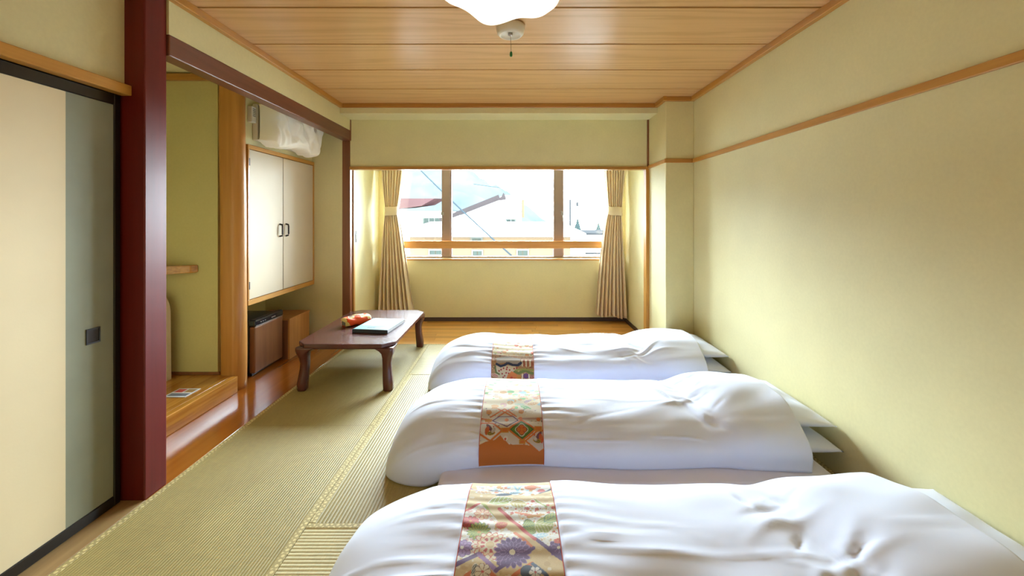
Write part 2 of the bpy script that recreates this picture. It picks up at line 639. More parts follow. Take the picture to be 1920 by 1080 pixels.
# ------------------------------------------------------------------ ceiling
ceil = struct(box('ceiling', -3.0, 1.8, Y_BACK, 4.45, CEIL + 0.014, CEIL + 0.08, M['ceil_gap']))
PL = 0.468
y1 = Y_BEAM
while y1 > Y_BACK:
    y0 = max(y1 - PL, Y_BACK)
    box('plank', XL - 0.1 if y0 < 1.9 else XL, XR, y0 + 0.0075, y1 - 0.0075, CEIL, CEIL + 0.014, M['plank'], ceil, 0.002)
    y1 = y0
struct(box('ceiling_alcove', -3.0, XL - 0.09, 1.95, 4.45, CEIL - 0.01, CEIL + 0.012, M['wall']))
struct(box('ceiling_bay', -1.9, 1.6, 4.42, 5.5, 2.2, 2.3, M['wall']))

# ------------------------------------------------------------------ walls
struct(box('wall_right', XR, XR + 0.1, Y_BACK, 4.45, -0.03, CEIL + 0.014, M['wall']))
struct(box('wall_column', X_COL, XR, Y_COL, 4.45, 0, CEIL + 0.014, M['wall'], bevel=0.004))
struct(box('wall_front', -3.0, 1.8, Y_BACK - 0.1, Y_BACK, -0.03, CEIL + 0.014, M['wall']))
struct(box('wall_beam', XL, X_COL, Y_BEAM, 4.44, 2.392, CEIL + 0.014, M['wall'], bevel=0.003))
struct(box('wall_over_opening', -1.755, X_COL, Y_END, 4.42, 1.89, 2.392, M['wall']))
# left: wall over the sliding door and beside it
struct(boxes('wall_left', [(X_DOOR - 0.08, X_DOOR + 0.012, Y_BACK, 1.95, 1.975, CEIL + 0.014),
                           (X_DOOR - 0.08, X_DOOR + 0.012, Y_BACK, 0.98, 0.0, 1.975)], M['wall']))
struct(box('wall_over_alcove', XL - 0.09, XL, 2.07, Y_BEAM + 0.3, 2.28, CEIL + 0.014, M['wall']))
# alcove
struct(box('wall_alcove_near', -3.0, -1.92, 1.92, 2.0, -0.03, CEIL, M['wall']))
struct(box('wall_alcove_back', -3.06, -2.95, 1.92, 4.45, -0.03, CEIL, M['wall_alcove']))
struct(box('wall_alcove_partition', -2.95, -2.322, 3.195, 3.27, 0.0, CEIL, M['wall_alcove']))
struct(box('wall_alcove_end', -2.95, -1.84, Y_END, 4.46, 0.0, CEIL, M['wall']))
struct(box('wall_above_cabinet', -2.25, -2.165, 3.27, Y_END, 1.94, CEIL, M['wall']))
struct(box('wall_under_cabinet', -2.72, -2.66, 3.27, Y_END, 0.0, 0.66, M['wall']))
# window bay
struct(box('wall_bay_left', -1.9, -1.775, 4.45, 5.5, -0.03, 2.3, M['wall']))
struct(box('wall_bay_right', 1.44, 1.62, 4.42, 5.5, -0.03, 2.3, M['wall']))
WX0, WX1, WZ0, WZ1 = -1.66, 1.34, 0.815, 2.1
struct(boxes('wall_back', [(-1.9, 1.6, Y_WIN, 5.5, -0.03, WZ0), (-1.9, 1.6, Y_WIN, 5.5, WZ1, 2.3),
                           (-1.9, WX0, Y_WIN, 5.5, WZ0, WZ1), (WX1, 1.6, Y_WIN, 5.5, WZ0, WZ1)], M['wall']))

# ------------------------------------------------------------------ trim
T = 0.036
def trim(n, *a, **k):
    return struct(box('trim_%d' % n, *a, **k))
# ceiling cove
trim(1, XL, XL + T, 1.0, Y_BEAM, CEIL - 0.042, CEIL, M['trim'], bevel=0.003)
trim(2, XR - T, XR, Y_BACK, Y_COL, CEIL - 0.042, CEIL, M['trim'], bevel=0.003)
trim(3, XL + T, X_COL, Y_BEAM - T * 0.6, Y_BEAM, CEIL - 0.042, CEIL, M['trimx'], bevel=0.003)
trim(4, X_COL - T, X_COL, Y_COL - T, Y_BEAM - T * 0.6, CEIL - 0.042, CEIL, M['trim'], bevel=0.003)
trim(5, X_COL, XR - T, Y_COL - T * 0.8, Y_COL, CEIL - 0.042, CEIL, M['trimx'], bevel=0.003)
# picture rail along the right wall and round the column
trim(6, XR - 0.018, XR, Y_BACK, Y_COL, 1.868, 1.906, M['trim'], bevel=0.003)
trim(7, X_COL - 0.016, XR - 0.018, Y_COL - 0.016, Y_COL, 1.868, 1.906, M['trimx'], bevel=0.003)
trim(8, X_COL - 0.016, X_COL, Y_COL, Y_END - 0.02, 1.868, 1.902, M['trim'], bevel=0.003)
# head rail and jambs of the window bay
trim(9, -1.755, 1.395, Y_END - 0.02, Y_END + 0.065, 1.862, 1.892, M['trimx'], bevel=0.002)
trim(10, 1.396, 1.434, Y_END - 0.022, Y_END + 0.065, 0.0, 1.892, M['trimz'], bevel=0.002)
trim(11, 1.412, X_COL, Y_END - 0.012, Y_END, 1.892, 2.392, M['brown'])
trim(12, -1.757, -1.745, Y_END - 0.012, Y_END, 2.17, 2.392, M['brown'])
trim(13, -1.768, -1.745, Y_END + 0.07, 4.47, 0.0, 1.862, M['trimz'], bevel=0.002)
# alcove ceiling trim
trim(14, -2.95, -2.3, 3.165, 3.195, CEIL - 0.072, CEIL - 0.022, M['trimx'], bevel=0.002)
# door head rail
trim(15, X_DOOR + 0.0, X_DOOR + 0.05, Y_BACK, 1.944, 1.928, 1.976, M['trim'], bevel=0.003)
# alcove skirting
trim(16, -2.95, -2.3, 3.183, 3.195, 0.125, 0.145, M['brown'])
struct(box('baseboard_back', -1.775, 1.44, Y_WIN - 0.012, Y_WIN, 0.0, 0.05, M['dark'], bevel=0.002))
struct(box('baseboard_right', 1.428, 1.44, 4.425, Y_WIN - 0.012, 0.0, 0.05, M['dark'], bevel=0.002))
struct(box('baseboard_left', -1.775, -1.763, 4.47, Y_WIN - 0.012, 0.0, 0.05, M['dark'], bevel=0.002))

# posts and beam
p = box('lacquered_post', -1.935, -1.762, 1.945, 2.07, 0.0, CEIL - 0.001, M['red'], bevel=0.006, seg=2)
tag(p, 'glossy dark red lacquered square post beside the sliding door', 'post')
p = box('corner_post', -1.84, -1.757, Y_END, 4.448, 0.0, 2.17, M['brown'], bevel=0.003)
tag(p, 'brown wooden corner post at the window bay behind the low table', 'post')
p = box('header_beam', XL - 0.085, XL + 0.002, 2.07, 4.448, 2.17, 2.28, M['header'], bevel=0.006, seg=2)
tag(p, 'reddish brown wooden header beam over the alcove opening', 'beam')

def alcove_log():
    n = 40
    rings = []
    zs = np.linspace(0.0, CEIL - 0.012, 40)
    for z in zs:
        ring = []
        for k in range(n):
            a = 2 * math.pi * k / n
            r = 0.092 + 0.0025 * math.sin(3 * a + z * 1.3) + 0.002 * math.sin(z * 5 + a)
            cx, cy = -2.228 + 0.004 * math.sin(z * 2.1), 3.235
            x, y = cx + r * math.cos(a), cy + r * math.sin(a) * 0.85
            y = min(max(y, 3.166), 3.272)      # face planed flat towards the alcove
            ring.append((x, y, z))
        rings.append(ring)
    return loft('alcove_post', rings, M['log'])
tag(alcove_log(), 'polished golden log post between the alcove step and the cream cupboard', 'post')

# ------------------------------------------------------------------ sliding door
d1 = thing('door_1', (X_DOOR, 1.46, 0), kind='structure')
DY0, DY1, DZ1 = 0.98, 1.935, 1.926
yb = 1.703
box('paper_panel', X_DOOR - 0.02, X_DOOR - 0.002, DY0 + .02, yb, 0.05, DZ1 - 0.045, M['fusuma'], d1)
box('grey_band', X_DOOR - 0.02, X_DOOR - 0.002, yb, DY1 - 0.03, 0.05, DZ1 - 0.045, M['fusuma_grey'], d1)
box('stile', X_DOOR - 0.025, X_DOOR + 0.004, DY1 - 0.03, DY1, 0.004, DZ1, M['black'], d1, 0.003)
box('stile', X_DOOR - 0.025, X_DOOR + 0.004, DY0, DY0 + .03, 0.004, DZ1, M['black'], d1, 0.003)
box('rail', X_DOOR - 0.025, X_DOOR + 0.004, DY0 + .03, DY1 - .03, 0.004, 0.052, M['black'], d1, 0.003)
box('rail', X_DOOR - 0.025, X_DOOR + 0.004, DY0 + .03, DY1 - .03, DZ1 - 0.05, DZ1, M['black'], d1, 0.003)
hd = thing('pull', (X_DOOR, 1.813, 0.792), parent=d1)
pz0, pz1, py0, py1 = 0.792, 0.860, 1.783, 1.843
for a in ((py0, py1, pz0, pz0 + .006), (py0, py1, pz1 - .006, pz1), (py0, py0 + .006, pz0 + .006, pz1 - .006), (py1 - .006, py1, pz0 + .006, pz1 - .006)):
    box('pull_rim', X_DOOR - 0.002, X_DOOR + 0.002, *a, M['black'], hd)
box('pull_plate', X_DOOR - 0.004, X_DOOR - 0.0005, py0 + .006, py1 - .006, pz0 + .006, pz1 - .006, M['metal_dark'], hd)
# dark jamb behind the door edge
trim(17, X_DOOR - 0.07, X_DOOR - 0.03, DY0, 1.95, 0.0, 1.978, M['black'])
struct(box('wall_light_seal', X_DOOR - 0.14, X_DOOR - 0.072, Y_BACK, 1.92, -0.03, CEIL, M['wall']))  # unseen closure added to stop sky light leaking in round the door

# ------------------------------------------------------------------ window
win = thing('window_1', ((WX0 + WX1) / 2, 5.43, WZ0), kind='structure')
boxes('window_frame', [(WX0, WX1, 5.40, 5.47, WZ0, WZ0 + 0.022), (WX0, WX1, 5.40, 5.47, WZ1 - 0.04, WZ1),
                       (WX0, WX0 + 0.05, 5.40, 5.47, WZ0 + .022, WZ1 - .04), (WX1 - 0.05, WX1, 5.40, 5.47, WZ0 + .022, WZ1 - .04)], M['frame'], win)
mull = ((-0.965, -0.835), (0.515, 0.65))
for a, b_ in mull:
    m_ = boxes('mullion', [(a, b_ - 0.012, 5.40, 5.45, WZ0 + .022, WZ1 - .04), (b_ - 0.012, b_, 5.42, 5.46, WZ0 + .022, WZ1 - .04)], M['frame'], win, 0.002)
edges = [WX0 + .05, mull[0][0], mull[0][1], mull[1][0], mull[1][1], WX1 - .05]
for i in range(3):
    box('pane', edges[2 * i], edges[2 * i + 1], 5.432, 5.437, WZ0 + .022, WZ1 - .04, M['glass'], win)
for x in (-0.955, 0.632):
    lt = box('latch', x - 0.018, x + 0.018, 5.385, 5.40, 1.38, 1.42, M['metal'], win, 0.003)
    tube('latch_lever', [(x, 5.385, 1.41), (x - 0.012, 5.372, 1.43), (x - 0.03, 5.37, 1.435)], 0.006, M['metal'], lt)
    tube('latch_hook', [(x, 5.387, 1.38), (x + 0.004, 5.38, 1.33), (x + 0.004, 5.385, 1.30)], 0.006, M['metal'], lt)
trim(18, WX0 - 0.03, WX1 + 0.03, Y_WIN - 0.02, 5.40, WZ0 - 0.022, WZ0 - 0.001, M['railwood'], bevel=0.003)

hr = thing('handrail', (-0.15, 5.30, 0.95), 'honey coloured wooden handrail board across the lower window', 'handrail')
box('rail_board', WX0 + 0.0, WX1 + 0.0, 5.305, 5.328, 0.95, 1.046, M['railwood'], hr, 0.003)
for x in (WX0 + .04, WX1 - .07):
    box('rail_bracket', x, x + 0.03, 5.328, 5.335, 0.97, 1.02, M['metal_dark'], hr)

# ------------------------------------------------------------------ curtains
def curtain(top, tie, bot, label, seed, free):
    nfold = 8
    U = np.linspace(0, 1, 217)
    zs = np.concatenate([np.linspace(2.12, 1.50, 26), np.linspace(1.48, 1.37, 8), np.linspace(1.34, 0.09, 44)])
    r = np.random.RandomState(seed)
    ph = r.uniform(-0.5, 0.5, nfold + 1)
    warp = U + 0.012 * np.sin(2 * math.pi * U * 3 + seed)
    P = np.zeros((len(zs), len(U), 3))
    for i, z in enumerate(zs):
        if z >= 1.43:
            k = (z - 1.43) / (2.12 - 1.43)
            k = k ** 0.75
            a0 = tie[0] + (top[0] - tie[0]) * k
            a1 = tie[1] + (top[1] - tie[1]) * k
            amp = 0.026 + 0.026 * k
        else:
            k = (1.43 - z) / (1.43 - 0.09)
            ka = k ** (0.62)
            a0 = tie[0] + (bot[0] - tie[0]) * ka
            a1 = tie[1] + (bot[1] - tie[1]) * (k ** 0.85)
            amp = 0.026 + 0.036 * ka
        lobe = np.abs(np.sin(math.pi * nfold * warp + 0.25 * np.sin(z * 2 + ph[0] * 5)))
        fold = 1 - 2 * lobe ** 0.55
        P[i, :, 0] = a0 + (a1 - a0) * U
        y = 5.2 + amp * fold + 0.01 * np.sin(6 * U + z)
        P[i, :, 1] = np.minimum(y, 5.275)
        hem = 0.0
        if i > len(zs) - 10:
            q = (i - (len(zs) - 10)) / 9
            fe = U if free > 0 else 1 - U
            hem = q * (0.045 * np.clip((fe - 0.72) / 0.28, 0, 1) - 0.015 * np.sin(fe * 9))
        P[i, :, 2] = z + hem
    t = thing('curtain', ((bot[0] + bot[1]) / 2, 5.2, 0.09), label, 'curtain', 'curtains at the bay window')
    o = grid('drape', P, M['curtain'], t)
    so = o.modifiers.new('thick', 'SOLIDIFY'); so.thickness = 0.002
    # tieback band wrapped round the gathered folds
    cx, rx = (tie[0] + tie[1]) / 2, (tie[1] - tie[0]) / 2 + 0.006
    rings = []
    for (z, k) in ((1.378, 1.0), (1.380, 1.03), (1.43, 1.02), (1.482, 1.03), (1.486, 1.0)):
        rings.append([(cx + rx * k * math.copysign(abs(math.cos(a)) ** 0.55, math.cos(a)), 5.2 + 0.045 * k * math.copysign(abs(math.sin(a)) ** 0.55, math.sin(a)), z + 0.006 * math.cos(a) * free)
                      for a in np.linspace(0, 2 * math.pi, 40, endpoint=False)])
    loft('tieback', rings, M['curtain'], t)
    return t
curtain((-1.72, -1.395), (-1.645, -1.495), (-1.745, -1.285), 'beige pleated tied curtain behind the far end of the low table', 3, 1)
curtain((1.135, 1.425), (1.195, 1.362), (1.025, 1.425), 'beige pleated tied curtain at the window side towards the bare right wall', 5, -1)
# curtain rail (top of the bay)
crl = thing('curtain_rail', (-0.15, 5.2, 2.14), 'pale curtain rail under the bay ceiling', 'curtain rail')
box('rail_track', -1.77, 1.43, 5.19, 5.215, 2.135, 2.16, M['plastic'], crl)
for x in (-1.5, -0.15, 1.2):
    box('rail_hanger', x - .012, x + .012, 5.195, 5.21, 2.16, 2.2, M['plastic'], crl)

sw = thing('wall_switch', (-1.77, 4.55, 1.08), 'small dark switch plate on the lit bay wall beside the corner post', 'switch')
box('plate', -1.774, -1.768, 4.52, 4.575, 1.075, 1.20, M['metal_dark'], sw, 0.002)
box('rocker', -1.768, -1.765, 4.535, 4.56, 1.11, 1.165, M['plastic_d'], sw, 0.001)
# ------------------------------------------------------------------ alcove step, shelf, notice
st = thing('alcove_step', (-2.5, 2.6, 0.0), 'golden wooden raised step of the alcove behind the red post', 'step')
box('front_board', X_ALC - 0.05, X_ALC, 2.001, 3.158, 0.001, 0.125, M['step'], st, 0.004, 2)
box('top_board', -2.949, X_ALC - 0.05, 2.001, 3.182, 0.06, 0.1235, M['step'], st, 0.001)
tri = [(-2.945, 3.19), (-2.47, 3.19), (-2.50, 3.15), (-2.62, 3.08), (-2.78, 2.96), (-2.945, 2.80)]
sh = prism('corner_shelf', tri[::-1], 0.922, 0.982, M['step'], bevel=0.006, seg=2)
tag(sh, 'small thick wooden corner shelf on the alcove wall', 'shelf')
nt = thing('notice_card', (-2.32, 2.85, 0.125), 'small white laminated notice lying on the alcove step', 'notice')
box('card', -2.40, -2.245, 2.785, 2.925, 0.1252, 0.1268, M['paper'], nt)
box('print_block', -2.388, -2.257, 2.800, 2.845, 0.1268, 0.1271, M['ink'], nt)
box('print_block', -2.388, -2.330, 2.860, 2.912, 0.1268, 0.1271, M['ink_red'], nt)
box('print_block', -2.318, -2.257, 2.860, 2.912, 0.1268, 0.1271, M['sill'], nt)
# cream round-shouldered panel standing at the back of the alcove
pts = []
for k in range(13):
    a = math.pi / 2 * k / 12
    pts.append((-2.70 + 0.09 * math.cos(math.pi / 2 - a) , 0.62 + 0.16 * math.sin(math.pi / 2 - a)))
prof = [(-2.93, 0.125), (-2.93, 0.78)] + pts + [(-2.605, 0.125)]
bm = bmesh.new()
fr = [bm.verts.new((x, 3.06, z)) for x, z in prof]
bk = [bm.verts.new((x, 3.10, z)) for x, z in prof]
bm.faces.new(fr); bm.faces.new(bk[::-1])
for i in range(len(prof)):
    bm.faces.new((fr[i], bk[i], bk[(i + 1) % len(prof)], fr[(i + 1) % len(prof)]))
tag(bm_link('standing_board', bm, M['cream_door']), 'cream round-shouldered board standing at the back of the alcove', 'board')

# ------------------------------------------------------------------ wall cupboard
cb = thing('wall_cupboard', (-2.4, 3.8, 0.64), 'cream two-door wall cupboard with an orange wood frame', 'cupboard')
CY0, CY1, CZ0, CZ1 = 3.275, Y_END - 0.004, 0.642, 1.94
boxes('body', [(-2.66, X_ALC - 0.024, CY0, CY1, CZ0 + 0.002, CZ0 + 0.03), (-2.66, X_ALC - 0.024, CY0, CY1, CZ1 - 0.03, CZ1 - 0.002),
               (-2.66, X_ALC - 0.024, CY0, CY0 + 0.02, CZ0 + 0.03, CZ1 - 0.03), (-2.66, X_ALC - 0.024, CY1 - 0.02, CY1, CZ0 + .03, CZ1 - .03),
               (-2.66, -2.64, CY0 + .02, CY1 - .02, CZ0 + .03, CZ1 - .03)], M['cream_door'], cb)
box('frame_rail', X_ALC - 0.024, X_ALC + 0.004, CY0, CY1, CZ0, CZ0 + 0.042, M['trim'], cb, 0.002)
box('frame_rail', X_ALC - 0.024, X_ALC + 0.004, CY0, CY1, CZ1 - 0.036, CZ1, M['trim'], cb, 0.002)
box('frame_stile', X_ALC - 0.024, X_ALC + 0.004, CY0, CY0 + 0.018, CZ0 + 0.042, CZ1 - 0.036, M['trimz'], cb, 0.002)
box('frame_stile', X_ALC - 0.024, X_ALC + 0.004, CY1 - 0.022, CY1, CZ0 + 0.042, CZ1 - 0.036, M['trimz'], cb, 0.002)
ym = 3.777
for (a, b_, hy, hs) in ((CY0 + .020, ym - .004, ym - 0.055, CY0 + .02), (ym + .004, CY1 - .024, ym + 0.045, CY1 - .024)):
    dr = box('door', X_ALC - 0.02, X_ALC, a, b_, CZ0 + 0.046, CZ1 - 0.040, M['cream_door'], cb, 0.002)
    zc = 1.235
    tube('handle', [(X_ALC, hy, zc - 0.055), (X_ALC + 0.022, hy, zc - 0.05), (X_ALC + 0.026, hy, zc - 0.035), (X_ALC + 0.026, hy, zc + 0.035), (X_ALC + 0.022, hy, zc + 0.05), (X_ALC, hy, zc + 0.055)], 0.0075, M['metal_dark'], dr)
    if hs < ym:
        for z in (0.80, 1.80):
            box('hinge', X_ALC - 0.002, X_ALC + 0.004, hs - 0.012, hs + 0.004, z - 0.03, z + 0.03, M['metal_dark'], dr)
box('frame_stile', X_ALC - 0.022, X_ALC - 0.004, ym - .004, ym + .004, CZ0 + 0.042, CZ1 - 0.036, M['dark'], cb)

# ------------------------------------------------------------------ wrapped air conditioner, sensor box
ac = thing('air_conditioner', (-2.05, 3.76, 1.97), 'wall air conditioner wrapped in a crumpled white cloth cover', 'air conditioner')
box('back_plate', -2.164, -2.12, 3.37, 4.14, 1.99, 2.29, M['plastic'], ac, 0.004)
def ac_cover():
    nL, nR = 150, 110
    P = np.zeros((nL, nR, 3))
    ys = np.linspace(0, 1, nL)
    th = np.linspace(0, 1, nR)
    Yg, Tg = np.meshgrid(ys, th, indexing='ij')
    # section: from wall at the bottom, round the front, back to the wall at the top
    a = Tg * math.pi
    pw = 0.42
    zc, hz = 2.135, 0.165
    X = -2.12 + 0.18 * np.abs(np.sin(a)) ** pw
    Z = zc - hz * np.sign(np.cos(a)) * np.abs(np.cos(a)) ** pw
    e = np.clip(np.minimum(Yg, 1 - Yg) / 0.10, 0, 1)
    e = (1 - (1 - e) ** 2.4) ** (1 / 2.4)
    X = -2.12 + (X + 2.12) * (0.12 + 0.88 * e)
    Z = zc + (Z - zc) * (0.90 + 0.10 * e)
    Y = 3.365 + 0.80 * Yg
    # slanting folds dragged from the upper near corner, scalloped hem
    sl = (Yg * 0.8 + (Z - 1.97) * 0.7)
    w = 0.017 * np.sin(sl * 30 + 1.5 * np.sin(Yg * 6)) ** 3 + 0.007 * sines(Yg * 0.8, Z, 11, 40) + 0.009 * sines(Yg * 0.8, Z, 14, 16)
    gather = np.exp(-((Yg - 0.25) / 0.05) ** 2) * np.clip(1 - Tg * 3, 0, 1)
    w = w + 0.010 * gather * np.sin(Yg * 0.8 * 260)
    X = X + w * np.clip(np.sin(a), 0, 1) * e
    Z = Z + 0.4 * w * np.cos(a) - 0.018 * np.clip(1 - 4 * np.abs(Tg - 0.2), 0, 1) * np.sin(Yg * math.pi * 3 + 0.6)
    Z = np.where(Tg < 0.5, Z + 0.012 * np.sin(Yg * 9.0 + 2.0), Z)
    P[..., 0], P[..., 1], P[..., 2] = np.maximum(X, -2.163), Y, Z
    return grid('cloth_cover', P, M['cover'], ac)
ac_cover()
sn = thing('vented_box', (-2.15, 3.36, 2.13), 'small off-white vented control box beside the wrapped air conditioner', 'control box')
box('case', -2.164, -2.125, 3.305, 3.362, 2.125, 2.255, M['plastic'], sn, 0.005, 2)
for k in range(5):
    box('slot', -2.126, -2.1245, 3.315, 3.352, 2.175 + k * 0.014, 2.181 + k * 0.014, M['plastic_d'], sn)

# ------------------------------------------------------------------ refrigerator and wooden box
fg = thing('mini_refrigerator', (-2.4, 3.66, 0.0), 'small brown woodgrain refrigerator with black top under the cupboard', 'refrigerator')
box('cabinet', -2.62, -2.245, 3.455, 3.865, 0.02, 0.47, M['fridge'], fg, 0.006, 2)
dr = box('door', -2.243, -2.195, 3.45, 3.87, 0.03, 0.425, M['fridge_door'], fg, 0.012, 3)
box('kick_strip', -2.25, -2.225, 3.46, 3.86, 0.008, 0.03, M['black'], fg)
bm = bmesh.new()
add_box(bm, -2.25, -2.19, 3.448, 3.872, 0.425, 0.482, 0.014, 3)
top = bm_link('control_panel', bm, M['fridge_panel'], fg)
box('badge', -2.1905, -2.1885, 3.68, 3.74, 0.447, 0.456, M['metal'], top)
for k in range(3):
    box('indicator', -2.1905, -2.1885, 3.52 + k * 0.03, 3.535 + k * 0.03, 0.449, 0.454, M['metal'], top)
box('trim_strip', -2.191, -2.1885, 3.46, 3.86, 0.428, 0.431, M['metal'], top)
for x in (-2.58, -2.28):
    for y in (3.49, 3.83):
        lathe('foot', x, y, [(0.016, 0.0), (0.016, 0.021)], M['black'], fg, 12)
bx = thing('wooden_box', (-2.35, 4.08, 0.0), 'plain light wood storage box next to the small refrigerator', 'storage box')
box('top_panel', -2.56, -2.140, 3.885, 4.270, 0.372, 0.386, M['box_wood'], bx, 0.0015)
box('front_panel', -2.160, -2.144, 3.89, 4.265, 0.0, 0.372, M['box_wood'], bx, 0.0015)
box('side_panel', -2.56, -2.160, 3.89, 3.905, 0.0, 0.372, M['fridge_door'], bx)
box('side_panel', -2.56, -2.160, 4.250, 4.265, 0.0, 0.372, M['fridge_door'], bx)
box('back_panel', -2.56, -2.545, 3.905, 4.250, 0.0, 0.372, M['fridge_door'], bx)

# ------------------------------------------------------------------ low table
TX0, TX1, TY0, TY1, TZ = -1.712, -0.942, 3.155, 4.33, 0.372
tb = thing('low_table', ((TX0 + TX1) / 2, (TY0 + TY1) / 2, 0.0), 'low dark red-brown lacquered table with curved legs on the tatami', 'table')
ch = 0.085
poly = [(TX0 + ch, TY0), (TX1 - ch, TY0), (TX1, TY0 + ch), (TX1, TY1 - ch), (TX1 - ch, TY1), (TX0 + ch, TY1), (TX0, TY1 - ch), (TX0, TY0 + ch)]
prism('tabletop', poly, TZ - 0.034, TZ, M['table_top'], tb, 0.008, 3)
cxm, cym = (TX0 + TX1) / 2, (TY0 + TY1) / 2
inn = [(cxm + (x - cxm) * 0.93, cym + (y - cym) * 0.955) for x, y in poly]
prism('apron', inn, TZ - 0.048, TZ - 0.034, M['table_leg'], tb, 0.003)
def table_leg(sx, sy):
    bx_ = TX1 - 0.052 if sx > 0 else TX0 + 0.052
    by_ = TY1 - 0.052 if sy > 0 else TY0 + 0.052
    secs = [(0.0, 0.004, 0.033), (0.008, 0.004, 0.037), (0.05, 0.003, 0.038), (0.10, -0.002, 0.036), (0.16, -0.008, 0.033), (0.21, -0.010, 0.033),
            (0.255, -0.005, 0.038), (0.29, 0.0, 0.047), (0.315, -0.006, 0.062), (0.330, -0.018, 0.080), (0.337, -0.03, 0.096)]
    rings = []
    for z, o_, hs in secs:
        c = (bx_ + sx * o_, by_ + sy * o_)
        rg = []
        for k in range(24):
            a = 2 * math.pi * k / 24
            ca, sa = math.cos(a), math.sin(a)
            px_ = c[0] + hs * math.copysign(abs(ca) ** 0.5, ca)
            py_ = c[1] + hs * math.copysign(abs(sa) ** 0.5, sa)
            # chamfered outer corner and never beyond the top
            lim = 2 * (0.5) * (hs * 1.45)
            q = (px_ - c[0]) * sx + (py_ - c[1]) * sy
            if q > lim:
                px_ -= sx * (q - lim) / 2
                py_ -= sy * (q - lim) / 2
            px_ = min(max(px_, TX0 + 0.006), TX1 - 0.006)
            py_ = min(max(py_, TY0 + 0.006), TY1 - 0.006)
            rg.append((px_, py_, z))
        rings.append(rg)
    return loft('leg', rings, M['table_leg'], tb)
for sx in (-1, 1):
    for sy in (-1, 1):
        table_leg(sx, sy)

# binder with a printed sheet
bd = thing('ring_binder', (-1.20, 3.64, TZ), 'navy and pale teal folder with a printed sheet lying on the low table', 'folder')
pv = (-1.20, 3.64, 0); ang = math.radians(-7)
def bbox_(name, *a, **k):
    return box(name, *a, rot=ang, pivot=pv, **k)
bbox_('back_cover', -1.355, -1.045, 3.455, 3.83, TZ + 0.0005, TZ + 0.0035, M['binder'], bd)
bbox_('spine', -1.357, -1.043, 3.445, 3.456, TZ + 0.0005, TZ + 0.033, M['binder'], bd, bevel=0.003)
bbox_('page_block', -1.350, -1.050, 3.457, 3.822, TZ + 0.004, TZ + 0.026, M['paper'], bd)
fc = bbox_('front_cover', -1.355, -1.045, 3.455, 3.83, TZ + 0.0265, TZ + 0.031, M['teal'], bd)
shp = bbox_('printed_sheet', -1.335, -1.05, 3.575, 3.83, TZ + 0.0312, TZ + 0.0322, M['paper'], bd)
r2 = random.Random(4)
for k in range(26):
    x = r2.uniform(-1.27, -1.10); y = r2.uniform(3.61, 3.79)
    bbox_('print_mark', x, x + r2.uniform(.01, .035), y, y + r2.uniform(.004, .012), TZ + 0.0322, TZ + 0.0324, M['ink'], shp)
for k in range(3):
    bbox_('print_mark', -1.325 + k * .012, -1.319 + k * .012, 3.60, 3.80, TZ + 0.0322, TZ + 0.0324, M['ink_red'], shp)
for k in range(6):
    x = -1.255 + k * .012
    bbox_('print_mark', x, x + .008, 3.50 + r2.uniform(0, .01), 3.535, TZ + 0.031, TZ + 0.0313, M['ink'], fc)

# orange patterned tissue case
def tissue():
    t = thing('tissue_case', (-1.46, 3.75, TZ), 'orange and white patterned cloth tissue case on the low table', 'tissue case')
    L, W, Hh = 0.245, 0.135, 0.078
    a0 = math.radians(38)
    nL, nR = 40, 36
    rings = []
    for i in range(nL):
        u = i / (nL - 1) * 2 - 1
        e = (1 - abs(u) ** 7) ** (1 / 4) if abs(u) < 1 else 0.0
        e = 0.55 + 0.45 * e
        rg = []
        for k in range(nR):
            a = 2 * math.pi * k / nR
            ca, sa = math.cos(a), math.sin(a)
            w = W / 2 * e * math.copysign(abs(ca) ** 0.6, ca)
            h = Hh / 2 * e * math.copysign(abs(sa) ** 0.6, sa) * (1 + 0.10 * math.sin(u * 5 + 1)) + 0.003 * math.sin(9 * u + 3 * a)
            z = TZ + max(0.0005, Hh / 2 + h)
            lx, ly = w, u * L / 2
            x = -1.455 + lx * math.cos(a0) + ly * math.sin(a0)
            y = 3.755 - lx * math.sin(a0) + ly * math.cos(a0)
            rg.append((x, y, z))
        rings.append(rg)
    b = loft('case', rings, M['tissue'], t)
    def T(lx, ly, z):
        return (-1.455 + lx * math.cos(a0) + ly * math.sin(a0), 3.755 - lx * math.sin(a0) + ly * math.cos(a0), TZ + z)
    # grey end flap and gathered ends
    V = [T(-0.030, -L / 2 - 0.002, 0.012), T(0.030, -L / 2 - 0.002, 0.012), T(0.030, -L / 2 - 0.002, 0.042), T(-0.030, -L / 2 - 0.002, 0.048),
         T(-0.030, -L / 2 + 0.010, 0.012), T(0.030, -L / 2 + 0.010, 0.012), T(0.030, -L / 2 + 0.010, 0.042), T(-0.030, -L / 2 + 0.010, 0.048)]
    link('end_flap', V, [(0, 1, 2, 3), (4, 7, 6, 5), (0, 4, 5, 1), (1, 5, 6, 2), (2, 6, 7, 3), (3, 7, 4, 0)], M['plastic_d'], t)
    tube('tissue_slit', [T(-0.002, -0.07, Hh + .001), T(0.003, 0, Hh + .003), T(-0.002, 0.07, Hh + .001)], 0.004, M['paper'], t, 6)
tissue()

